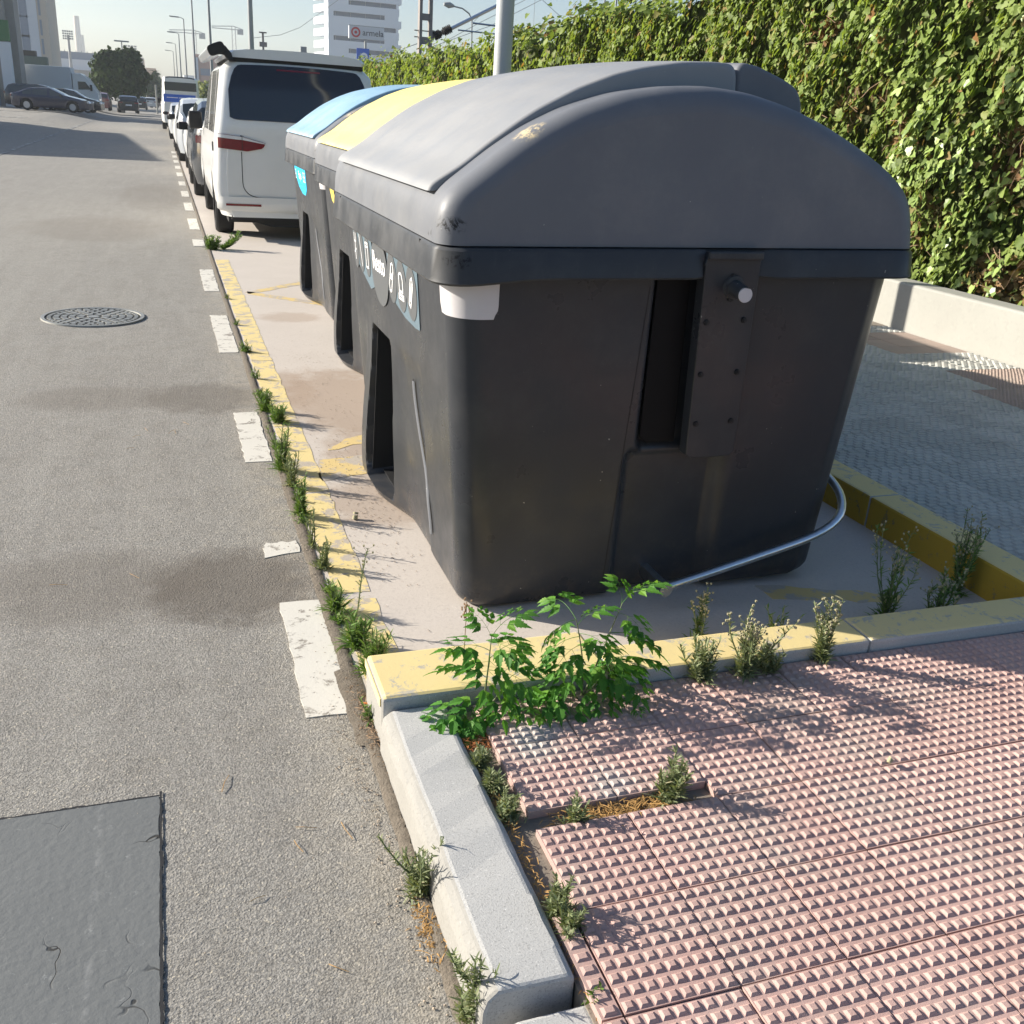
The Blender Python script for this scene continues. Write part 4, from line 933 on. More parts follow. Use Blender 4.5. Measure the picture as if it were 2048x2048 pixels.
for k in range(14):
    x, y = random.choice([(-.05, 5.2), (-.3, 5.0), (.2, 1.5), (-.02, 1.9), (.3, 1.35), (.25, 1.8), (-.35, 3.4)]); a = random.uniform(0, PI); c = Vector((x + random.gauss(0, .08), y + random.gauss(0, .1), .004))
    d = Vector((math.cos(a), math.sin(a), 0)) * random.uniform(.015, .04); m.tube([tuple(c), tuple(c + d + Vector((0, 0, .004))), tuple(c + d * 1.8 + Vector((.006, .004, 0)))], .0009, 4)
stuff(tag(obj('dry_twigs', m, 'straw'), 'few dry straw bits lying on the asphalt', 'straw'))

# ------------------------------------------------------------------ vehicles
def loft(st, hwf, mats, name, parent, glass_mat='glass_light', body='car_white', win=None, groups=None):
    pass
def wheel(parent, x, y, r, wd, side):
    w_ = link(bpy.data.objects.new('wheel', None), parent); w_.location = (x, y, r)
    m = MB(); prof = [(-wd / 2, r * .62), (-wd / 2, r * .93), (-wd * .38, r), (wd * .38, r), (wd / 2, r * .93), (wd / 2, r * .62)]; n = 28
    m.grid([[(a, math.cos(2 * PI * k / n) * q, math.sin(2 * PI * k / n) * q) for k in range(n)] for a, q in prof], closed=True); obj('tyre', m, 'rubber', w_, smooth=.7)
    m = MB(); o = side * (wd / 2 - .02)
    m.tube([(o - side * .03, 0, 0), (o - side * .028, 0, 0)], r * .63, 28)
    for k in range(5):
        a = 2 * PI * k / 5; d = Vector((0, math.cos(a), math.sin(a))); e = Vector((0, -math.sin(a), math.cos(a)))
        m.prism([Vector((o - side * .02, 0, 0)) + d * r * .1 - e * r * .09, Vector((o - side * .02, 0, 0)) + d * r * .1 + e * r * .09, Vector((o - side * .02, 0, 0)) + d * r * .62 + e * r * .13, Vector((o - side * .02, 0, 0)) + d * r * .62 - e * r * .13], (side * .02, 0, 0))
    obj('rim', m, 'car_silver', w_)
def car(name, label, loc, rz, spec, paint, group=None, cat='car', glassm='glass_light', sideglass=None):
    """spec: L, W, wheel r, wheel ys, tops [(y, ztop)], belt z, glass y ranges (rear screen end, front screen start)"""
    t = thing(name, label, cat, loc, rz, group)
    L, W, r, wy, tops, belt = spec['L'], spec['W'], spec['r'], spec['wy'], spec['tops'], spec['belt']
    hw = W / 2; ty = [a for a, _ in tops]; tz = [c for _, c in tops]
    ys = sorted(set([round(v, 3) for v in list(np.linspace(0, L, 26)) + ty + [w0 + d for w0 in wy for d in (-r - .07, -r - .03, -r * .8, -r * .5, 0, r * .5, r * .8, r + .03, r + .07)]]))
    ys = [v for v in ys if 0 <= v <= L]
    pil = spec.get('pillars', [])
    rows = []; info = []
    for y in ys:
        T = float(np.interp(y, ty, tz)); e = min(y, L - y); nar = .13 * (1 - min(1, e / .35)) ** 2
        h_ = hw - nar
        zb = spec.get('zb', .24)
        for w0 in wy:
            d = abs(y - w0)
            if d < r + .06: zb = max(zb, r + math.sqrt((r + .06) ** 2 - d ** 2) * .98)
        B = belt + .0 * y
        up = T > B + .12
        tum = spec.get('tum', .22)
        side = [(h_ * .93, zb), (h_ * .985, max(zb + .02, .42)), (h_, max(zb + .04, .58)), (h_ * .995, max(zb + .06, .78 if belt > .85 else .7)), (h_ * .965, min(B, T - .02) if not up else B)]
        if up: topp = [(h_ * .955 - (T - B) * tum * .06, B + .03), (h_ * .95 - (T - B - .1) * tum, T - .09), (h_ * .9 - (T - B) * tum, T - .03), (h_ * .55, T), (0, T + .01)]
        else: topp = [(h_ * .94, T - .01), (h_ * .9, T - .004), (h_ * .8, T), (h_ * .5, T + .012), (0, T + .018)]
        half = side + topp
        rows.append([(-a, y, c) for a, c in half] + [(a, y, c) for a, c in half[-2::-1]]); info.append((y, T, up))
    K = len(rows[0]); gl = set(); gs = set()
    for i in range(len(rows) - 1):
        (y0, T0, u0), (y1, T1, u1) = info[i], info[i + 1]; ym = (y0 + y1) / 2
        if u0 and u1:
            if not any(abs(ym - p) < .05 for p in pil) and spec['g'][0] < ym < spec['g'][1]: gl |= {(i, 5), (i, K - 7)}
        slope = abs(T1 - T0) / max(.001, y1 - y0)
        if slope > .35 and max(T0, T1) > belt + .15 and (u0 or u1):
            for j in range(7, K - 8): gs.add((i, j))
    m = MB(); m.grid(rows, skip=lambda i, j: (i, j) in gl or (i, j) in gs); m.poly(rows[0]); m.poly(rows[-1]); obj('body', m, paint, t, smooth=.55)
    m = MB(); m.grid(rows, skip=lambda i, j: (i, j) not in gl)
    if gl: obj('side_windows', m, sideglass or glassm, t, smooth=.5)
    m = MB(); m.grid(rows, skip=lambda i, j: (i, j) not in gs)
    if gs: obj('windscreens', m, glassm, t, smooth=.5)
    m = MB(); m.box(-hw * .86, hw * .86, .15, L - .15, .2, max(r + .05, .45)); obj('underbody', m, 'black', t)
    for w0 in wy:
        for s_ in (-1, 1): wheel(t, s_ * (hw - .12), w0, r, .21, s_)
    for s_ in (-1, 1):
        if spec.get('lights', True):
            m = MB(); zl = spec.get('zl', belt - .12); m.box(s_ * hw * .55, s_ * hw * .93, -.006, .05, zl, zl + .12); obj('tail_light', m, 'red_lens', t, bevel=.01)
            m = MB(); m.box(s_ * hw * .55, s_ * hw * .9, L - .10, L + .004, .62, .74); obj('headlight', m, 'clear_lens', t, bevel=.01)
        ym = spec['mir']
        m = MB(); m.box(s_ * (hw - .02), s_ * (hw + .16), ym, ym + .10, belt + .0, belt + spec.get('mh', .14)); obj('mirror', m, 'black', t, bevel=.03, seg=3)
    if spec.get('lights', True): m = MB(); m.box(-.26, .26, -.012, .0, .62, .73); obj('number_plate', m, 'white_print', t)
    return t
VAN = dict(L=4.95, W=1.93, r=.34, wy=[.95, 3.95], belt=1.13, tum=.12, g=(.25, 3.7), pillars=[1.15, 2.5], zb=.27, mir=3.75, mh=.24, lights=False,
           tops=[(0, 1.16), (.02, 1.3), (.10, 1.70), (.19, 1.90), (.32, 1.955), (2.6, 1.965), (3.3, 1.90), (4.05, 1.28), (4.6, 1.12), (4.9, .9), (4.95, .8)])
HATCH = dict(L=4.2, W=1.78, r=.32, wy=[.75, 3.35], belt=.93, g=(.3, 3.0), pillars=[1.0, 1.95], mir=2.9, tops=[(0, .95), (.05, 1.05), (.35, 1.36), (.8, 1.46), (2.0, 1.48), (2.5, 1.40), (3.2, 1.0), (3.9, .86), (4.15, .7), (4.2, .6)])
SUV = dict(L=4.5, W=1.86, r=.36, wy=[.85, 3.55], belt=1.05, g=(.3, 3.3), pillars=[1.15, 2.2], mir=3.0, tops=[(0, 1.05), (.05, 1.15), (.3, 1.52), (.6, 1.62), (2.2, 1.66), (2.8, 1.56), (3.5, 1.14), (4.2, 1.0), (4.45, .85), (4.5, .7)])
SEDAN = dict(L=4.7, W=1.82, r=.33, wy=[.95, 3.75], belt=.92, g=(.75, 3.3), pillars=[1.35, 2.3], mir=3.05, tops=[(0, .93), (.05, 1.0), (.35, 1.06), (1.0, 1.34), (1.7, 1.42), (2.4, 1.42), (3.3, 1.02), (4.2, .84), (4.6, .7), (4.7, .6)])
CARGO = dict(L=5.9, W=2.02, r=.35, wy=[1.1, 4.7], belt=1.25, tum=.08, g=(4.0, 5.0), pillars=[], zb=.35, mir=4.9, mh=.3, zl=.75, tops=[(0, 2.50), (.05, 2.56), (4.2, 2.58), (4.7, 2.4), (5.2, 1.5), (5.6, 1.2), (5.85, 1.0), (5.9, .8)])

# the camper van, own rear end
VX, VY = 1.63, 12.98
van = car('camper_van', 'white camper van with roof awning parked beyond the bins', (VX, VY, 0), 0, VAN, 'car_white', cat='van', glassm='glass', sideglass='glass_side')
def vprism(name, pts, d, mat, y=-.01, par=van, bevel=0, yf=None):
    m = MB(); m.prism([(x, (yf(z) if yf else y), z) for x, z in pts], (0, d, 0)); return obj(name, m, mat, par, bevel=bevel)
van.scale = (1.08, 1, 1.06)
# tailgate and rear face
yf = lambda z: -.012 + max(0, (z - 1.28)) * .20 + max(0, z - 1.7) * .25
HWZ = lambda z: float(np.interp(z, [.36, .58, 1.13, 1.865, 1.93, 1.96], [.925, .972, .94, .838, .775, .70])) + .006
def ry(x, z):
    """depth of the rear face at (x, z), rounded at the corners"""
    e = abs(x) - (HWZ(z) - .14)
    return yf(z) + (0 if e <= 0 else .14 * (1 - math.sqrt(max(0, 1 - min(1, e / .14) ** 2)))) + .025 * (x / .9) ** 2
def patch(name, xs, lo, hi, off, mat, par, n=6):
    m = MB(); m.grid([[(x, ry(x, z) - off, z) for x in xs for z in [lo(x) + (hi(x) - lo(x)) * k / n]] for k in range(n + 1)]); return obj(name, m, mat, par, smooth=1.)
m = MB(); P = []
for z in list(np.linspace(.36, 1.93, 26)):
    h_ = HWZ(z); row = []
    for sx in list(np.linspace(-1, 1, 41)): row.append((h_ * math.sin(sx * PI / 2) ** 1 if 0 else h_ * (1 - (1 - abs(sx)) ** 1.6) * (1 if sx > 0 else -1), ry(h_ * (1 - (1 - abs(sx)) ** 1.6), z), z))
    P.append([(-h_, .36, z)] + row + [(h_, .36, z)])
P.append([(x * .96, y + .03, 1.955) for x, y, z in P[-1]]); P.append([(x * .97, max(y, .3), 1.968) for x, y, z in P[-1]])
m.grid(P); obj('rear_panel', m, 'car_white', van, smooth=1.2)
wx = lambda x: min(1, max(0, (abs(x) - .62) / .16))
rg = patch('rear_window', list(np.linspace(-.775, .775, 41)), lambda x: 1.335 + .03 * wx(x) ** 4, lambda x: 1.930 - .02 * (x / .7) ** 2 - .28 * wx(x) ** 2.6, .010, 'glass', van, 12)
patch('brake_light', list(np.linspace(-.24, .24, 9)), lambda x: 1.875, lambda x: 1.892, .014, 'red_lens', rg, 1)
seam = [(x, z) for x, _, z in smooth3([(-.665, 0, .995), (-.665, 0, .60), (-.60, 0, .52), (-.50, 0, .495), (.50, 0, .495), (.60, 0, .52), (.665, 0, .60), (.665, 0, .995)], 90)]
m = MB(); m.tube([(x, ry(x, z) - .0005, z) for x, z in seam], .0050, 6); obj('tailgate_seam', m, 'black', van)
for s_ in (-1, 1):
    X_ = [s_ * x for x in np.linspace(.40, .915, 24)]
    up_ = lambda x: float(np.interp(abs(x), [.40, .66, .945], [1.098, 1.160, 1.182])); dn_ = lambda x: float(np.interp(abs(x), [.40, .43, .60, .945], [1.09, 1.04, 1.002, 1.028]))
    tl = patch('tail_light', X_, dn_, up_, .016, 'red_lens', van, 6)
    patch('clear_strip', X_, lambda x: up_(x) - .012 - .028 * min(1, max(0, (abs(x) - .4) / .3)), lambda x: up_(x) - .004, .020, 'clear_lens', tl, 1)
    patch('lamp_joint', [s_ * .652, s_ * .658], dn_, up_, .022, 'black', tl, 2)
    patch('reflector', [s_ * x for x in np.linspace(.47, .86, 14)], lambda x: .398, lambda x: .424, .030, 'red_lens', van, 1)
m = MB()
P = [[(hx * .955, ry(hx * .955, max(z, .37)) - .024, z) for hx in np.linspace(-1, 1, 41)] for z in (.33, .36, .44, .50)]
P[0] = [(x * .96, y + .03, z) for x, y, z in P[0]]; m.grid(P); obj('bumper', m, 'car_white', van, smooth=1.)
m = MB(); m.box(-.8, .8, .02, .4, .24, .34); m.prism([(-.75, .1, .26), (.8, .1, .26), (.7, .1, .16), (-.35, .1, .16)], (0, .5, 0)); obj('underside', m, 'black', van)
# raised pop-up roof with dark gap
m = MB(); P = []
for y_, s_ in ((.16, .93), (.22, .98), (.5, 1), (2.9, 1), (3.2, .96)):
    P.append([(x * s_, y_, z) for x, z in ((-.76, 1.985), (-.78, 2.02), (-.74, 2.055), (-.6, 2.075), (-.3, 2.088), (0, 2.092), (.3, 2.088), (.6, 2.075), (.74, 2.055), (.78, 2.02), (.76, 1.985))])
m.grid(P); m.poly(P[0]); m.poly(P[-1]); M['van_roof'] = carpaint('pale_roof_paint', lin(.62, .64, .66), .4); pr_ = obj('popup_roof', m, 'van_roof', van, smooth=.7)
m = MB(); m.box(-.74, .74, .2, 3.1, 1.94, 1.99); obj('roof_seal', m, 'black', pr_)
# awning along the left roof edge
def sq(a_, b_, n=20, p=.55):
    o = []
    for k in range(n):
        t_ = 2 * PI * k / n; x = abs(math.cos(t_)) ** p * (1 if math.cos(t_) > 0 else -1) * a_; z = abs(math.sin(t_)) ** p * (1 if math.sin(t_) > 0 else -1) * b_
        o.append((-.88 + x * .92 - z * .39, 2.055 + x * .39 + z * .92))
    return o
m = MB(); m.prism([(x, .14, z) for x, z in sq(.092, .056)], (0, 2.8, 0)); aw = obj('awning', m, 'car_silver', van, smooth=.6)
m = MB(); m.prism([(x, .09, z) for x, z in sq(.095, .060)], (0, .05, 0)); m.prism([(x, .10, z) for x, z in ((-.86, 2.0), (-.79, 2.10), (-.72, 2.02), (-.70, 1.94), (-.76, 1.95), (-.80, 2.0))], (0, .08, 0)); obj('end_cap', m, 'black', aw, bevel=.01)
m = MB(); m.box(-.968, -.955, .30, .34, .98, 1.08); obj('fuel_flap_mark', m, 'black', van)
m = MB(); m.box(-.970, -.958, .42, 1.25, 1.268, 1.276); obj('door_rail', m, 'black', van)

GP = 'cars parked along the right kerb'
car('parked_car', 'dark grey car with black mirrors parked right beyond the camper van', (1.42, 18.6, 0), 0, SUV, 'car_dgrey', GP)
car('parked_car', 'white hatchback second in line beyond the camper van', (1.42, 24.0, 0), 0, HATCH, 'car_white', GP)
car('parked_car', 'silver car with roof bars between the two white hatchbacks', (1.34, 29.6, 0), 0, SUV, 'car_silver', GP)
car('parked_car', 'white hatchback just nearer than the white cargo van', (1.28, 35.4, 0), 0, HATCH, 'car_white', GP)
car('parked_car', 'small silver hatchback behind the white cargo van', (1.22, 46.5, 0), 0, HATCH, 'car_silver', GP)
vn2 = car('cargo_van', 'tall white cargo van with blue banner on its rear, in the parked row', (1.1, 57.0, 0), 0, CARGO, 'car_white', GP, 'van')
M['banner'] = plain('blue_banner', lin(.03, .12, .55), .5)
m = MB(); m.box(-.86, .72, -.03, -.012, 1.35, 1.72); obj('banner', m, 'banner', vn2)
m = MB(); m.box(-.70, -.15, -.036, -.031, 1.55, 1.58); m.box(-.1, .3, -.036, -.031, 1.55, 1.58); obj('banner_print', m, 'white_print', vn2)
m = MB(); m.box(-.78, .78, -.018, -.008, 1.9, 2.3); obj('rear_window', m, 'glass_light', vn2)
vn2.location.z = .1
for k, (yy, sp, pt) in enumerate(((66, HATCH, 'car_dgrey'), (72, SEDAN, 'car_white'), (78.5, HATCH, 'car_silver'), (85, SUV, 'car_black'))):
    car('parked_car', ('dark grey hatchback', 'white saloon', 'silver hatchback', 'black tall car')[k] + ' partly hidden beyond the white cargo van', (1.25, yy, 0), 0, sp, pt, GP)
# left side and moving cars
def onground(x, y): return gz(x, y) + .0
car('saloon_car', 'dark blue saloon seen side on, nearest of the cars parked left', (-5.0, 74.5, onground(-6.5, 75)), math.radians(96), SEDAN, 'car_blue', cat='car', sideglass='glass_light').rotation_euler.z = math.radians(-100)
bpy.data.objects['saloon_car'].location = (-8.85, 75.3, onground(-6.5, 75) + .02)
car('parked_car', 'black hatchback parked behind the dark blue saloon', (-7.9, 79.5, .34), math.radians(-97), HATCH, 'car_black')
car('parked_car', 'estate car with silver roof rails behind the dark blue saloon', (-10.2, 83.0, .36), math.radians(-97), SUV, 'car_dgrey')
car('parked_car', 'maroon car seen from behind at the left kerb under the tree', (-4.9, 98, .3), 0, HATCH, 'car_red')
car('moving_car', 'dark small car driving away in the middle of the street', (-2.55, 100, .18), math.radians(4), HATCH, 'car_black')
for k, (xx, yy, pt) in enumerate(((-2.2, 132, 'car_dgrey'), (-1.2, 165, 'car_silver'), (-2.4, 190, 'car_white'))):
    car('distant_car', ('dark car following the small dark car far down the street', 'silver car far down the street by the white post', 'white car far down the street under the trees')[k], (xx, yy, .15), 0, HATCH, pt)

# lorry -------------------------------------------------------------
lo = thing('lorry', 'white box lorry parked behind the blue saloon with its cab to the right', 'lorry', (-13.6, 93.0, .3), math.radians(-90))
lo.rotation_euler.z = math.radians(-93)
m = MB(); m.box(-1.2, 1.2, 0, 7.2, .75, 3.15); M['lorry_white'] = plain('lorry_white', lin(.52, .55, .57), .5, var=.06, sc=1); obj('cargo_box', m, 'lorry_white', lo, bevel=.04)
m = MB(); P = [(7.25, .5), (7.25, 2.75), (7.9, 2.75), (8.35, 2.45), (8.95, 1.55), (9.1, 1.35), (9.15, .5)]
m.prism([(-1.1, y, z) for y, z in P], (2.2, 0, 0)); cb = obj('cab', m, 'car_white', lo, bevel=.06)
m = MB()
for s_ in (-1, 1): m.prism([(s_ * 1.105, y, z) for y, z in ((7.65, 1.55), (7.65, 2.15), (8.2, 2.15), (8.6, 1.6))], (s_ * .01, 0, 0))
obj('side_window', m, 'glass_light', cb)
for s_ in (-1, 1): m = MB(); m.box(s_ * 1.15, s_ * 1.35, 8.55, 8.7, 1.5, 1.95); obj('mirror', m, 'black', cb)
m = MB(); m.box(-.9, .9, .2, 8.6, .45, .74); obj('chassis', m, 'black', lo)
for y0 in (1.6, 8.0):
    for s_ in (-1, 1): wheel(lo, s_ * .98, y0, .42, .26, s_)

# ------------------------------------------------------------------ street lamps, poles
POLEX = 2.93
def lamp(y, label, r0=.085, r1=.045, h=9.2, arm=.5, x=POLEX, mat='pole_far'):
    t = thing('street_lamp', label, 'street lamp', (x, y, 0), 0, 'street lamps along the right kerb')
    m = MB(); m.tube([(0, 0, 0), (0, 0, h * .5), (0, 0, h)], [r0, (r0 + r1) / 2, r1], 14); obj('pole', m, mat, t, smooth=1.)
    m = MB(); m.tube([(0, 0, 0), (0, 0, .45)], r0 + .03, 14); obj('base_sleeve', m, mat, t, smooth=.6)
    m = MB(); m.tube([(0, 0, h - .05), (-arm * .5, 0, h + .08), (-arm, 0, h + .1)], .03, 8); obj('arm', m, mat, t, smooth=1.)
    m = MB(); m.prism([(-arm + .05, -.12, h + .05), (-arm - .75, -.14, h + .07), (-arm - .85, -.08, h + .10), (-arm - .85, .08, h + .10), (-arm - .75, .14, h + .07), (-arm + .05, .12, h + .05)], (0, 0, .10)); obj('lamp_head', m, mat, t)
    return t
nm = ['thick grey lamp post just behind the bins, cut off by the top of the photo', 'second lamp post, standing beyond the camper van roof', 'third lamp post, the one against the salmon block', 'fourth lamp post, just left of the salmon block', 'fifth lamp post with visible head', 'sixth lamp post with head lower than the fifth', 'seventh lamp post with small head', 'farthest lamp post of the right hand row']
for k in range(8):
    lamp(8.75 + 26.6 * k, nm[k], .082 if k == 0 else .10, .06 if k == 0 else .05, 9.2, mat='pole' if k == 0 else 'pole_far', x=2.82 if k == 0 else POLEX)
p0 = at(243, 83, 150); tl = thing('street_lamp', 'single lamp post rising behind the big dark tree', 'street lamp', (p0.x, 150, 0))
m = MB(); m.tube([(0, 0, 0), (0, 0, p0.z)], .07, 8); obj('pole', m, 'pole_far', tl); m = MB(); m.box(-.9, .9, -.15, .15, p0.z - .05, p0.z + .12); obj('lamp_head', m, 'pole_far', tl)
p0 = at(311, 168, 120); tag(obj('white_post', MB().tube([(p0.x, 120, 0), (p0.x, 120, 2.9)], .09, 8), 'wall'), 'slim white post at the far left kerb before the palm', 'post')

# ------------------------------------------------------------------ trees
def crown_mesh(blobs, n, size, name='crown', mat='ficus', seed=1):
    rg_ = np.random.default_rng(seed); pos = []; nr = []
    per = [max(20, int(n * b_[3] * b_[5] / sum(q[3] * q[5] for q in blobs))) for b_ in blobs]
    for (cx, cy, cz, rx, ry, rz), k in zip(blobs, per):
        d = rg_.normal(0, 1, (k, 3)); d /= np.linalg.norm(d, axis=1, keepdims=True); rr = rg_.random(k) ** .25 * (1 + .10 * np.sin(d[:, 0] * 9 + d[:, 2] * 7))
        pos.append(np.array([cx, cy, cz]) + d * rr[:, None] * np.array([rx, ry, rz])); nr.append(d + rg_.normal(0, .5, (k, 3)))
    pos = np.concatenate(pos); nr = np.concatenate(nr)
    return scatter_leaves(pos, nr, rg_.uniform(size * .6, size * 1.3, len(pos)), name=name, mat=mat, droop=.2)
def tree(label, x, y, h, w_, n, size, seed, trunk=.3, mat='ficus', th=None, group=None):
    t = thing('tree', label, 'tree', (x, y, gz(x, y)), 0, group); rs = random.Random(seed); zc = h * .56; th = th or h * .2
    bl = [(0, 0, zc, w_ * .40, w_ * .40, h * .36)]
    for k in range(14):
        a = rs.uniform(0, 2 * PI); q = rs.uniform(.35, .75) * w_ * .42; zz = rs.uniform(th + h * .14, h * .84); kk = 1 - abs(zz - zc) / h * .9
        bl.append((math.cos(a) * q * kk, math.sin(a) * q * kk, zz, w_ * rs.uniform(.14, .2), w_ * .17, h * rs.uniform(.12, .17)))
    stuff(link(bpy.data.objects.new('crown', crown_mesh(bl, n, size, seed=seed, mat=mat)), t))
    m = MB(); m.tube([(0, 0, 0), (.1, 0, h * .2), (0, .1, h * .6)], [trunk, trunk * .8, trunk * .3], 10)
    for k in range(5):
        a = rs.uniform(0, 6.28); m.tube([(0.05, 0, h * .22), (math.cos(a) * w_ * .18, math.sin(a) * w_ * .18, h * .45), (math.cos(a) * w_ * .3, math.sin(a) * w_ * .3, h * .6)], [trunk * .5, trunk * .3, .04], 6)
    obj('trunk', m, 'bark', t, smooth=1.); return t
cL, cR = at(170, 150, 112), at(301, 150, 112); ctop = at(232, 103, 112)
tree('big dark round leafy tree over the left kerb', (cL.x + cR.x) / 2, 112, ctop.z + .5, (cR.x - cL.x) * 1.06, 9000, .38, 3, .4)
q = at(316, 175, 230); tree('small dark tree far down the street right of the palm', q.x, 230, 5.8, 7, 1500, .5, 5, .25)
q = at(300, 175, 190); tree('dark tree far down the street left of the palm', q.x, 190, 5.6, 5, 1400, .45, 6, .25)
q = at(405, 175, 95); tree('pale green bush behind the parked cars near the salmon block', q.x + .3, 95, 3.4, 3.2, 1200, .22, 8, .12, 'weed')
def palm(label, u, y, v):
    q = at(u, v, y); h = q.z; t = thing('palm_tree', label, 'tree', (q.x, y, 0)); m = MB(); m.tube([(0, 0, 0), (.1, 0, h * .5), (0, 0, h)], [.28, .22, .2], 10); obj('trunk', m, 'bark', t, smooth=1.)
    m = MB()
    for k in range(46):
        a = random.uniform(0, 6.28); el = random.uniform(-1.2, .9); L = h * .22; d = Vector((math.cos(a) * math.cos(el), math.sin(a) * math.cos(el), math.sin(el) + .3)).normalized(); p = Vector((0, 0, h))
        for j in range(5):
            e = p + d * L / 5; d = (d + Vector((0, 0, -.32))).normalized(); s_ = d.cross(Vector((0, 0, 1))).normalized() * .28 * (1 - j * .15); m.add([p - s_, p, p + s_, e + s_ * .8, e, e - s_ * .8], [(0, 1, 4, 5), (1, 2, 3, 4)]); p = e
    stuff(obj('crown', m, 'ficus', t, fix=False)); return t
palm('palm tree in front of the beige block far down the street', 310, 200, 146)

# ------------------------------------------------------------------ buildings
def slab_windows(par, rects, mat='glass_light', frame='pole_far', name='window', d=.12):
    for (x0, x1, y, z0, z1) in rects:
        m = MB(); m.box(x0, x1, y - .05, y + .02, z0, z1); f = obj(name, m, frame, par)
        m = MB(); m.box(x0 + d, x1 - d, y - .07, y - .052, z0 + d, z1 - d); obj('pane', m, mat, f)
M['bwhite'] = plain('white_facade', lin(.62, .64, .66), .7, var=.04, sc=.3)
M['bbeige'] = plain('beige_facade', lin(.55, .48, .39), .8, var=.08, sc=.4)
M['bgrey'] = plain('weathered_grey_facade', lin(.30, .285, .26), .85, var=.2, sc=.5)
M['bsalmon'] = plain('salmon_facade', lin(.52, .34, .27), .8, var=.1, sc=.4)
M['shutter'] = plain('grey_shutter', lin(.26, .29, .34), .7)
M['green_sign'] = plain('green_sign', lin(.045, .15, .05), .6)
M['greenblock'] = plain('dark_green_tarpaulin', lin(.06, .10, .09), .8)
# near-left street wing that throws its shadow across the road
bA = thing('building', 'grey street building at the left whose shadow crosses the road', 'building', (-15.3, 39, 0))
m = MB(); m.add([(-14, 0, 0), (0, 0, 0), (0, 0, 7.3), (-14, 0, 7.3), (-14, 20, 0), (0, 20, 0), (0, 20, 6.5), (-14, 20, 6.5)], [(0, 1, 2, 3), (4, 5, 6, 7), (0, 1, 5, 4), (3, 2, 6, 7), (1, 2, 6, 5), (0, 3, 7, 4)]); obj('wall', m, 'bgrey', bA)
for k in range(5):
    m = MB(); m.box(.01, .08, 1.6 + k * 4, 3.6 + k * 4, 1.2, 3.2); f = obj('window', m, 'pole_far', bA); m = MB(); m.box(.082, .1, 1.75 + k * 4, 3.45 + k * 4, 1.35, 3.05); obj('pane', m, 'glass_light', f)
# left-edge corner building with pillar and green sign
a = at(14, 200, 86); bB = thing('building', 'grey corner building with green sign and white pillar at the left edge', 'building', (0, 0, 0))
xr = at(36, 150, 86).x
m = MB(); m.box(xr - 16, xr, 88, 91, 0, 14); obj('wall', m, 'bgrey', bB)
m = MB(); m.box(xr - 2.6, xr - .6, 86.4, 87.9, gz(-11, 86) - .1, 14); obj('upper_wall', m, 'bgrey', bB); 
m = MB(); m.box(xr - 5, xr - .25, 85.9, 86.3, at(10, 82, 86).z, at(10, 40, 86).z); obj('sign', m, 'green_sign', bB)
m = MB(); m.box(xr - 1.0, xr - .28, 85.6, 86.35, 0, at(10, 84, 86).z); obj('pillar', m, 'bwhite', bB)
m = MB(); m.box(xr - 5, xr - 1.4, 86.2, 87.4, .3, 1.7); obj('shutter_box', m, 'shutter', bB)
# white apartment block
y0 = 150; xa, xb, xc = at(22, 60, y0).x, at(88, 60, y0).x, at(103, 110, y0).x
bC = thing('apartment_block', 'tall white apartment block with beige side behind the lorry', 'building')
m = MB(); m.box(xa - 8, xc - 1.2, y0, y0 + 14, 0, 34); obj('wall', m, 'bwhite', bC)
m = MB(); m.box(xc - 1.2, xc, y0 + .05, y0 + 14, 0, 34); obj('side_wall', m, 'bbeige', bC)
zz = [at(45, v, y0).z for v in (12, 52, 90)]; rects = []
for z in [zz[2], zz[1], zz[0], zz[0] + 5.2, zz[0] + 10.4]:
    x = at(50, 60, y0).x; rects += [(x - .45, x + .45, y0, z - 1.3, z + 1.3)]
    m = MB(); m.box(xc - 1.0, xc - .75, y0 + .0, y0 + .06, z - .9, z + .9); obj('window', m, 'shutter', bC)
slab_windows(bC, rects, 'shutter', 'shutter')
gb = at(40, 120, 130); bD = thing('billboard', 'dark green boarded box above the lorry', 'billboard')
x0, x1 = at(40, 120, 120).x, at(95, 120, 120).x
m = MB(); m.box(x0, x1, 119.5, 121, at(60, 134, 120).z, at(60, 112, 120).z); obj('board', m, 'greenblock', bD, bevel=.05)
m = MB(); m.box(x0, x0 + (x1 - x0) * .6, 119.8, 121, at(60, 112, 120).z, at(60, 101, 120).z); obj('upper_board', m, 'black', bD)
m = MB(); m.box(x0 + .5, x0 + .8, 119.9, 120.6, 0, at(60, 134, 120).z); m.box(x1 - .8, x1 - .5, 119.9, 120.6, 0, at(60, 134, 120).z); obj('leg', m, 'black', bD)
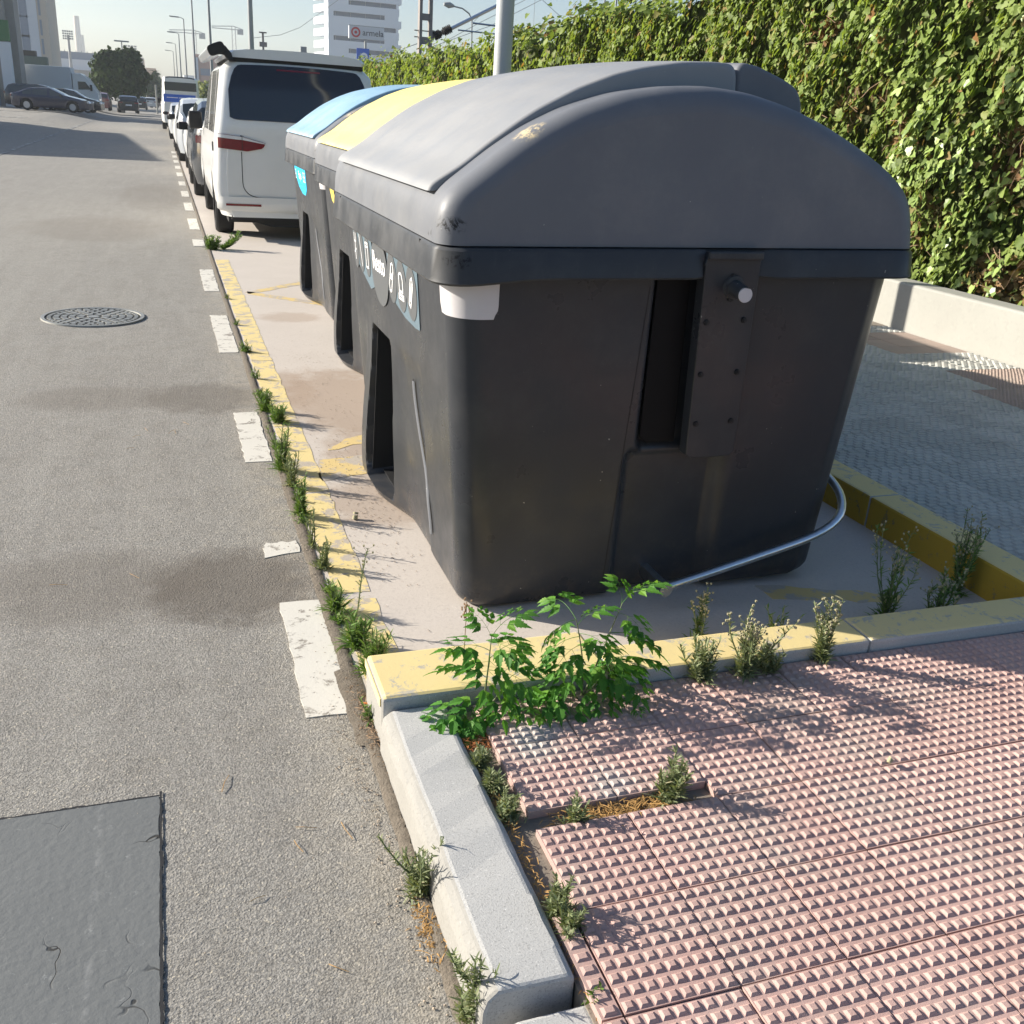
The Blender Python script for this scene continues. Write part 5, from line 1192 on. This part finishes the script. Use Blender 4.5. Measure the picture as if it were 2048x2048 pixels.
# stadium
yS = 300; sx0, sx1 = at(100, 130, yS).x, at(185, 130, yS).x
stq = thing('stadium', 'pale stadium stand with grey roof band behind the lorry', 'stadium')
for k, (v0, v1, mt, dy) in enumerate(((170, 155, 'bwhite', 4), (155, 139, 'bgrey', 3), (146, 136, 'bwhite', 2.6), (136, 118, 'bwhite', 1.5), (118, 103, 'shutter', 0))):
    m = MB(); zb_, zt_ = at(140, v0, yS).z, at(140, v1, yS).z; m.box(sx0 - 4, sx1 + 3, yS - dy, yS + 25, max(0, zb_), zt_); obj('tier', m, mt, stq)
m = MB()
for k in range(16): x = sx0 - 3 + k * 1.35; m.box(x, x + .15, yS, yS + .2, at(140, 103, yS).z, at(140, 100, yS).z)
stuff(obj('railing_posts', m, 'pole_far', stq))
def floodlight(label, u, v, y, w_, rows_, cols):
    q = at(u, v, y); t = thing('floodlight_mast', label, 'floodlight', (q.x, y, 0)); m = MB(); m.tube([(0, 0, 0), (0, 0, q.z)], [.5, .25], 8); obj('mast', m, 'pole_far', t)
    for r_ in range(rows_):
        for c in range(cols): m = MB(); m.box((c - cols / 2) * w_ / cols, (c - cols / 2 + .78) * w_ / cols, -.3, .1, q.z + r_ * .55 - 1.0, q.z + r_ * .55 - .62); obj('lamp', m, 'pole_far', t)
floodlight('stadium floodlight mast with rows of lamps left of the big tree', 136, 70, 290, 2.5, 4, 5)
floodlight('floodlight mast peeking over the right side of the big tree', 262, 95, 290, 3, 3, 4)
for (u, v, w_, lb) in ((152, 32, 2.2, 'very tall pale chimney in the haze above the stadium'), (162, 70, 2.0, 'shorter pale chimney next to the very tall one')):
    q = at(u, v, 900); t = thing('chimney', lb, 'chimney', (q.x, 900, 0)); m = MB(); m.tube([(0, 0, 0), (0, 0, q.z)], [w_ * 1.5, w_ * .9], 14); obj('stack', m, 'bbeige', t, smooth=1.)
for (u0, u1, v, y, mt, lb) in ((262, 287, 114, 260, 'bbeige', 'beige flat roofed block behind the big tree'), (285, 312, 135, 280, 'bbeige', 'beige block behind the palm'), (345, 368, 157, 500, 'bwhite', 'pale far block behind the lamp row'), (292, 345, 165, 700, 'bbeige', 'hazy low far building at the end of the street'), (368, 388, 150, 450, 'bwhite', 'pale far block left of the salmon block')):
    qa, qb = at(u0, v, y), at(u1, v, y); t = thing('building', lb, 'building', ((qa.x + qb.x) / 2, y, 0)); hw_ = (qb.x - qa.x) / 2; m = MB(); m.box(-hw_, hw_, 0, 14, -1, qa.z); obj('wall', m, mt, t)
    for r_ in range(int(qa.z / 3.2)):
        for c in range(3): m = MB(); xx = -hw_ + hw_ * 2 * (c + .25) / 3; m.box(xx, xx + hw_ * .3, -.08, .0, r_ * 3.2 + 1, r_ * 3.2 + 2.4); obj('window', m, 'shutter', t)
# salmon tower behind the van
qa, qb = at(391, 108, 260), at(424, 108, 260); t = thing('apartment_tower', 'salmon coloured tower with striped balconies left of the camper van roof', 'building', (qa.x, 260, 0)); W_ = qb.x - qa.x + 4
m = MB(); m.box(0, W_, 0, 14, 0, qa.z); obj('wall', m, 'bsalmon', t)
for r_ in range(int(qa.z / 2.9)):
    m = MB(); m.box(.9, W_ - .6, -.7, -.02, r_ * 2.9 + .2, r_ * 2.9 + 1.3); obj('balcony', m, 'bsalmon', t)
    m = MB(); m.box(.9, W_ - .6, -.06, -.01, r_ * 2.9 + 1.35, r_ * 2.9 + 2.8); obj('window', m, 'shutter', t)
m = MB(); m.box(-.35, .45, -.5, 0, 0, qa.z * .94); obj('corner_pier', m, 'bwhite', t)
# cranes
def crane(label, u, v, y, l0, l1):
    q = at(u, v, y); t = thing('tower_crane', label, 'crane', (q.x, y, 0)); h = q.z
    m = MB()
    for sx in (-.7, .7):
        for sy in (-.7, .7): m.tube([(sx, sy, 0), (sx, sy, h + 1)], .14, 4)
    for k in range(int(h / 2)): m.tube([(-.7, -.7, k * 2), (.7, -.7, k * 2 + 2)], .09, 3); m.tube([(-.7, .7, k * 2 + 2), (-.7, -.7, k * 2)], .09, 3)
    obj('mast', m, 'pole_far', t); m = MB()
    for zz_ in (h - .2, h + 1.1): m.tube([(-l0, 0, zz_ if zz_ < h else h + .4), (0, 0, zz_), (l1, 0, h)], .16, 4)
    m.box(l1 - 2.5, l1, -.6, .6, h - 2, h); obj('jib', m, 'pole_far', t)
crane('thin tower crane above the lamp row, left one', 388, 66, 480, 10, 4.5)
crane('thin tower crane right of the near lamp posts', 467, 58, 480, 9, 4)

# white office tower ---------------------------------------------------
yT = 330; A = at(657, 90, yT); Bq = at(802, 90, yT); Lq = at(638, 90, yT)
tw = thing('office_tower', 'white office tower with dark strip windows behind the billboard', 'building')
x0, x1 = A.x, Bq.x; pitch = 3.33; zb0 = at(700, 97, yT).z
M['tower_white'] = plain('white_cladding', lin(.66, .70, .74), .5, var=.03, sc=.1)
dl = (A.x - Lq.x)
core = MB(); core.box(x0 + .6, x1 - .9, yT + .8, yT + 11, 0, zb0 + pitch * 9); M['dark_strip'] = plain('dark_window_strip', lin(.07, .095, .14), .4); obj('core', core, 'dark_strip', tw)
for k in range(-4, 10):
    z = zb0 + k * pitch; m = MB(); sh = .9 if k % 2 else 0
    m.prism([(x0, yT, z), (x1 - (0 if k % 2 == 0 else .7), yT, z), (x1 - (0 if k % 2 == 0 else .7), yT + 12, z), (x0 - dl * .95, yT + 12, z)], (0, 0, pitch * .62)); obj('floor_band', m, 'tower_white', tw)
    # infill panels leave one strip window per floor
    if k % 2 == 0: segs = ((x0 + .02, x0 + 1.6), (x1 - 5.2, x1 - .9))
    else: segs = ((x0 + .02, x0 + 6.2), (x1 - 1.6, x1 - .9))
    for s0, s1_ in segs:
        m = MB(); m.box(s0, s1_, yT + .03, yT + .7, z + pitch * .62, z + pitch); obj('infill_panel', m, 'tower_white', tw)
    for c in range(4):
        m = MB(); xs_ = x0 + 2.2 + c * 4.6; m.box(xs_, xs_ + .12, yT + .6, yT + .78, z + pitch * .62, z + pitch); obj('mullion', m, 'pole_far', tw)
    m = MB(); m.prism([(x0 - .05, yT + .3, z + pitch * .62), (x0 - dl * .25, yT + 3, z + pitch * .62), (x0 - dl * .2, yT + 3, z + pitch * .62), (x0 + .1, yT + .3, z + pitch * .62)], (0, 0, pitch * .38)); obj('side_infill', m, 'tower_white', tw)
# billboard
yB = 120; qa = at(698, 50, yB); qb = at(768, 82, yB); sg = thing('billboard', 'white billboard with red ring logo and dark lettering on a post', 'billboard')
m = MB(); m.box(qa.x, qb.x, yB, yB + .4, qb.z, qa.z); obj('panel', m, 'bwhite', sg); zc_ = (qa.z + qb.z) / 2
m = MB(); m.tube([((qa.x + qb.x) / 2 - .1, yB + .2, 0), ((qa.x + qb.x) / 2 - .1, yB + .2, qb.z)], .14, 10); obj('post', m, 'pole_far', sg)
M['logo_red'] = plain('logo_red', lin(.55, .05, .05), .5); M['logo_dark'] = plain('logo_dark', lin(.05, .05, .055), .5)
cxl = qa.x + .75; m = MB(); n = 32
m.grid([[(cxl + math.cos(2 * PI * k / n) * r_, yB - .03, zc_ + math.sin(2 * PI * k / n) * r_) for k in range(n)] for r_ in (.34, .52)], closed=True); m.prism([(cxl + math.cos(2 * PI * k / n) * .16, yB - .04, zc_ + math.sin(2 * PI * k / n) * .16) for k in range(n)], (0, .03, 0)); obj('ring_logo', m, 'logo_red', sg)
me = text_mesh('armela', .88, 'logo_dark', 'lettering', .008); o = link(bpy.data.objects.new('lettering', me), sg)
o.matrix_local = Matrix.Translation((cxl + 1.95, yB - .02, zc_)) @ Matrix.Rotation(PI / 2, 4, 'X')
q = at(728, 113, 110); bs = thing('traffic_sign', 'blue sign with white disc in front of the office tower', 'sign', (q.x, 110, 0))
m = MB(); m.box(-.75, .55, 0, .06, q.z - .75, q.z + .75); obj('panel', m, 'banner', bs); m = MB(); m.tube([(0, -.03, q.z), (0, -.01, q.z)], .36, 20); obj('disc', m, 'white_print', bs); m = MB(); m.tube([(0, -.05, q.z), (0, -.035, q.z)], .13, 16); obj('disc_centre', m, 'banner', bs)
m = MB(); m.tube([(0, .1, 0), (0, .1, q.z + .7)], .06, 8); obj('post', m, 'pole_far', bs)

# catenary masts and wires --------------------------------------------
yM = 33; mq = at(850, 60, yM); cm = thing('catenary_mast', 'brown lattice railway mast with insulated bracket behind the hedge', 'mast', (mq.x, yM, 0))
hwm = (at(862, 60, yM).x - at(838, 60, yM).x) / 2 - .03
for sx in (-1, 1): m = MB(); m.box(sx * hwm - .045, sx * hwm + .045, -.12, .12, 0, 7.5); obj('leg', m, 'mast_metal', cm)
for v in (135, 82, 34, -12): z = at(850, v, yM).z; m = MB(); m.box(-hwm, hwm, -.10, .10, z - .09, z + .09); obj('batten', m, 'mast_metal', cm)
m = MB()
for v in (63, 76): z = at(860, v, yM).z; m.box(-hwm - .18, hwm + .12, -.02, .02, z - .015, z + .015)
m.box(hwm + .08, hwm + .14, -.03, .03, at(860, 78, yM).z, at(860, 60, yM).z); obj('bracket', m, 'mast_metal', cm)
def W3(*p): return [tuple(at(u, v, yM) - Vector((mq.x, yM, 0))) for u, v in p]
m = MB(); a_, b__ = W3((903, 57), (1005, 6)); e_ = W3((1110, -46))[0]; m.tube([a_, b__, e_], .055, 8); m.tube(W3((916, 60), (990, 68)), .025, 6); m.tube(W3((945, 46), (1010, 54), (1090, 58)), .03, 6); obj('cantilever', m, 'steel', cm)
m = MB(); p0_, p1_ = [Vector(v) for v in W3((868, 73), (903, 56))]
for k in range(11): c = p0_.lerp(p1_, (k + .3) / 11); m.tube([tuple(c), tuple(c.lerp(p1_, .035))], .135 if k not in (4, 5) else .09, 12)
obj('insulator', m, 'black', cm)
wr = thing('overhead_wires', 'thin overhead railway wires above the hedge', 'wires')
for i_, (pts, r_) in enumerate((([(868, 95), (960, 45), (1060, -5)], .008), ([(868, 92), (980, 52), (1160, -40)], .008), ([(1085, 0), (1150, 60)], .008), ([(1070, -5), (1067, 55)], .006), ([(958, 33), (945, 46), (944, 80)], .006), ([(1000, 10), (1050, -6)], .01), ([(1330, 20), (1200, 60), (1150, 75)], .007))):
    m = MB(); m.tube([tuple(at(u, v, 33)) for u, v in pts], r_, 4); obj('wire', m, 'pole_far', wr)
for i_, (pts, r_, yy) in enumerate((([(505, 76), (560, 70), (600, 55), (690, -10)], .03, 150), ([(805, 98), (838, 86), (868, 80)], .02, 60))):
    m = MB(); m.tube([tuple(at(u, v, yy)) for u, v in pts], r_, 4); obj('wire', m, 'pole_far', wr)
for (u, lb) in ((1206, 'thin dark pole behind the hedge, left of three'), (1229, 'thin dark pole behind the hedge, middle of three'), (1250, 'thin dark pole behind the hedge, right of three')):
    q = at(u, 45, 40); q2 = at(u + 4, -30, 40); tag(obj('thin_pole', MB().tube([(q.x, 40, 0), (q.x, 40, q2.z)], .035, 6), 'pole_far'), lb, 'pole')
# curved street light beyond hedge
q = at(945, 40, 70); cs = thing('street_lamp', 'curved arm street lamp seen over the hedge beside the insulator', 'street lamp', (q.x, 70, 0))
def W4(*p): return [tuple(at(u, v, 70) - Vector((q.x, 70, 0))) for u, v in p]
m = MB(); m.tube([(0.2, 0, 0)] + W4((944, 40), (938, 27), (925, 17), (905, 12)), .05, 6); obj('pole', m, 'pole_far', cs)
m = MB(); m.tube(W4((908, 12), (898, 10), (888, 8)), [.08, .2, .1], 8); obj('lamp_head', m, 'pole_far', cs)
q = at(526, 80, 90); sm = thing('railway_equipment', 'small dark railway signal gantry above the van roof', 'mast', (q.x, 90, 0))
m = MB(); m.tube([(0, 0, 0), (0, 0, q.z + .6)], .09, 6); m.box(-.55, .55, -.1, .1, q.z - 1.1, q.z - .95); m.box(-.3, .3, -.1, .1, q.z - .5, q.z - .15); m.box(.45, .6, -.1, .1, q.z - 1.3, q.z - .7); m.box(-.3, .3, -.1, .1, q.z + .5, q.z + .6); obj('frame', m, 'mast_metal', sm)
q = at(607, 100, 90); tag(obj('railway_lamp', MB().tube([(q.x, 90, 0), (q.x, 90, q.z)], .06, 6).box(q.x - .25, q.x + .25, 89.9, 90.1, q.z - .2, q.z + .25), 'pole_far'), 'small lamp post top showing over the middle of the van roof', 'lamp')

# ------------------------------------------------------------------ haze
hz = MB(); hz.box(-420, 420, -30, 1100, -1.2, 64); ho = obj('haze', hz, 'black'); stuff(ho)
hm = bpy.data.materials.new('haze'); hm.use_nodes = True; ht = hm.node_tree; ht.nodes.clear()
pv = ht.nodes.new('ShaderNodeVolumePrincipled'); pv.inputs['Color'].default_value = (.86, .93, 1, 1); pv.inputs['Density'].default_value = .0004; pv.inputs['Anisotropy'].default_value = .3
oo = ht.nodes.new('ShaderNodeOutputMaterial'); ht.links.new(pv.outputs[0], oo.inputs['Volume']); ho.data.materials.clear(); ho.data.materials.append(hm)
S.cycles.volume_bounces = 1
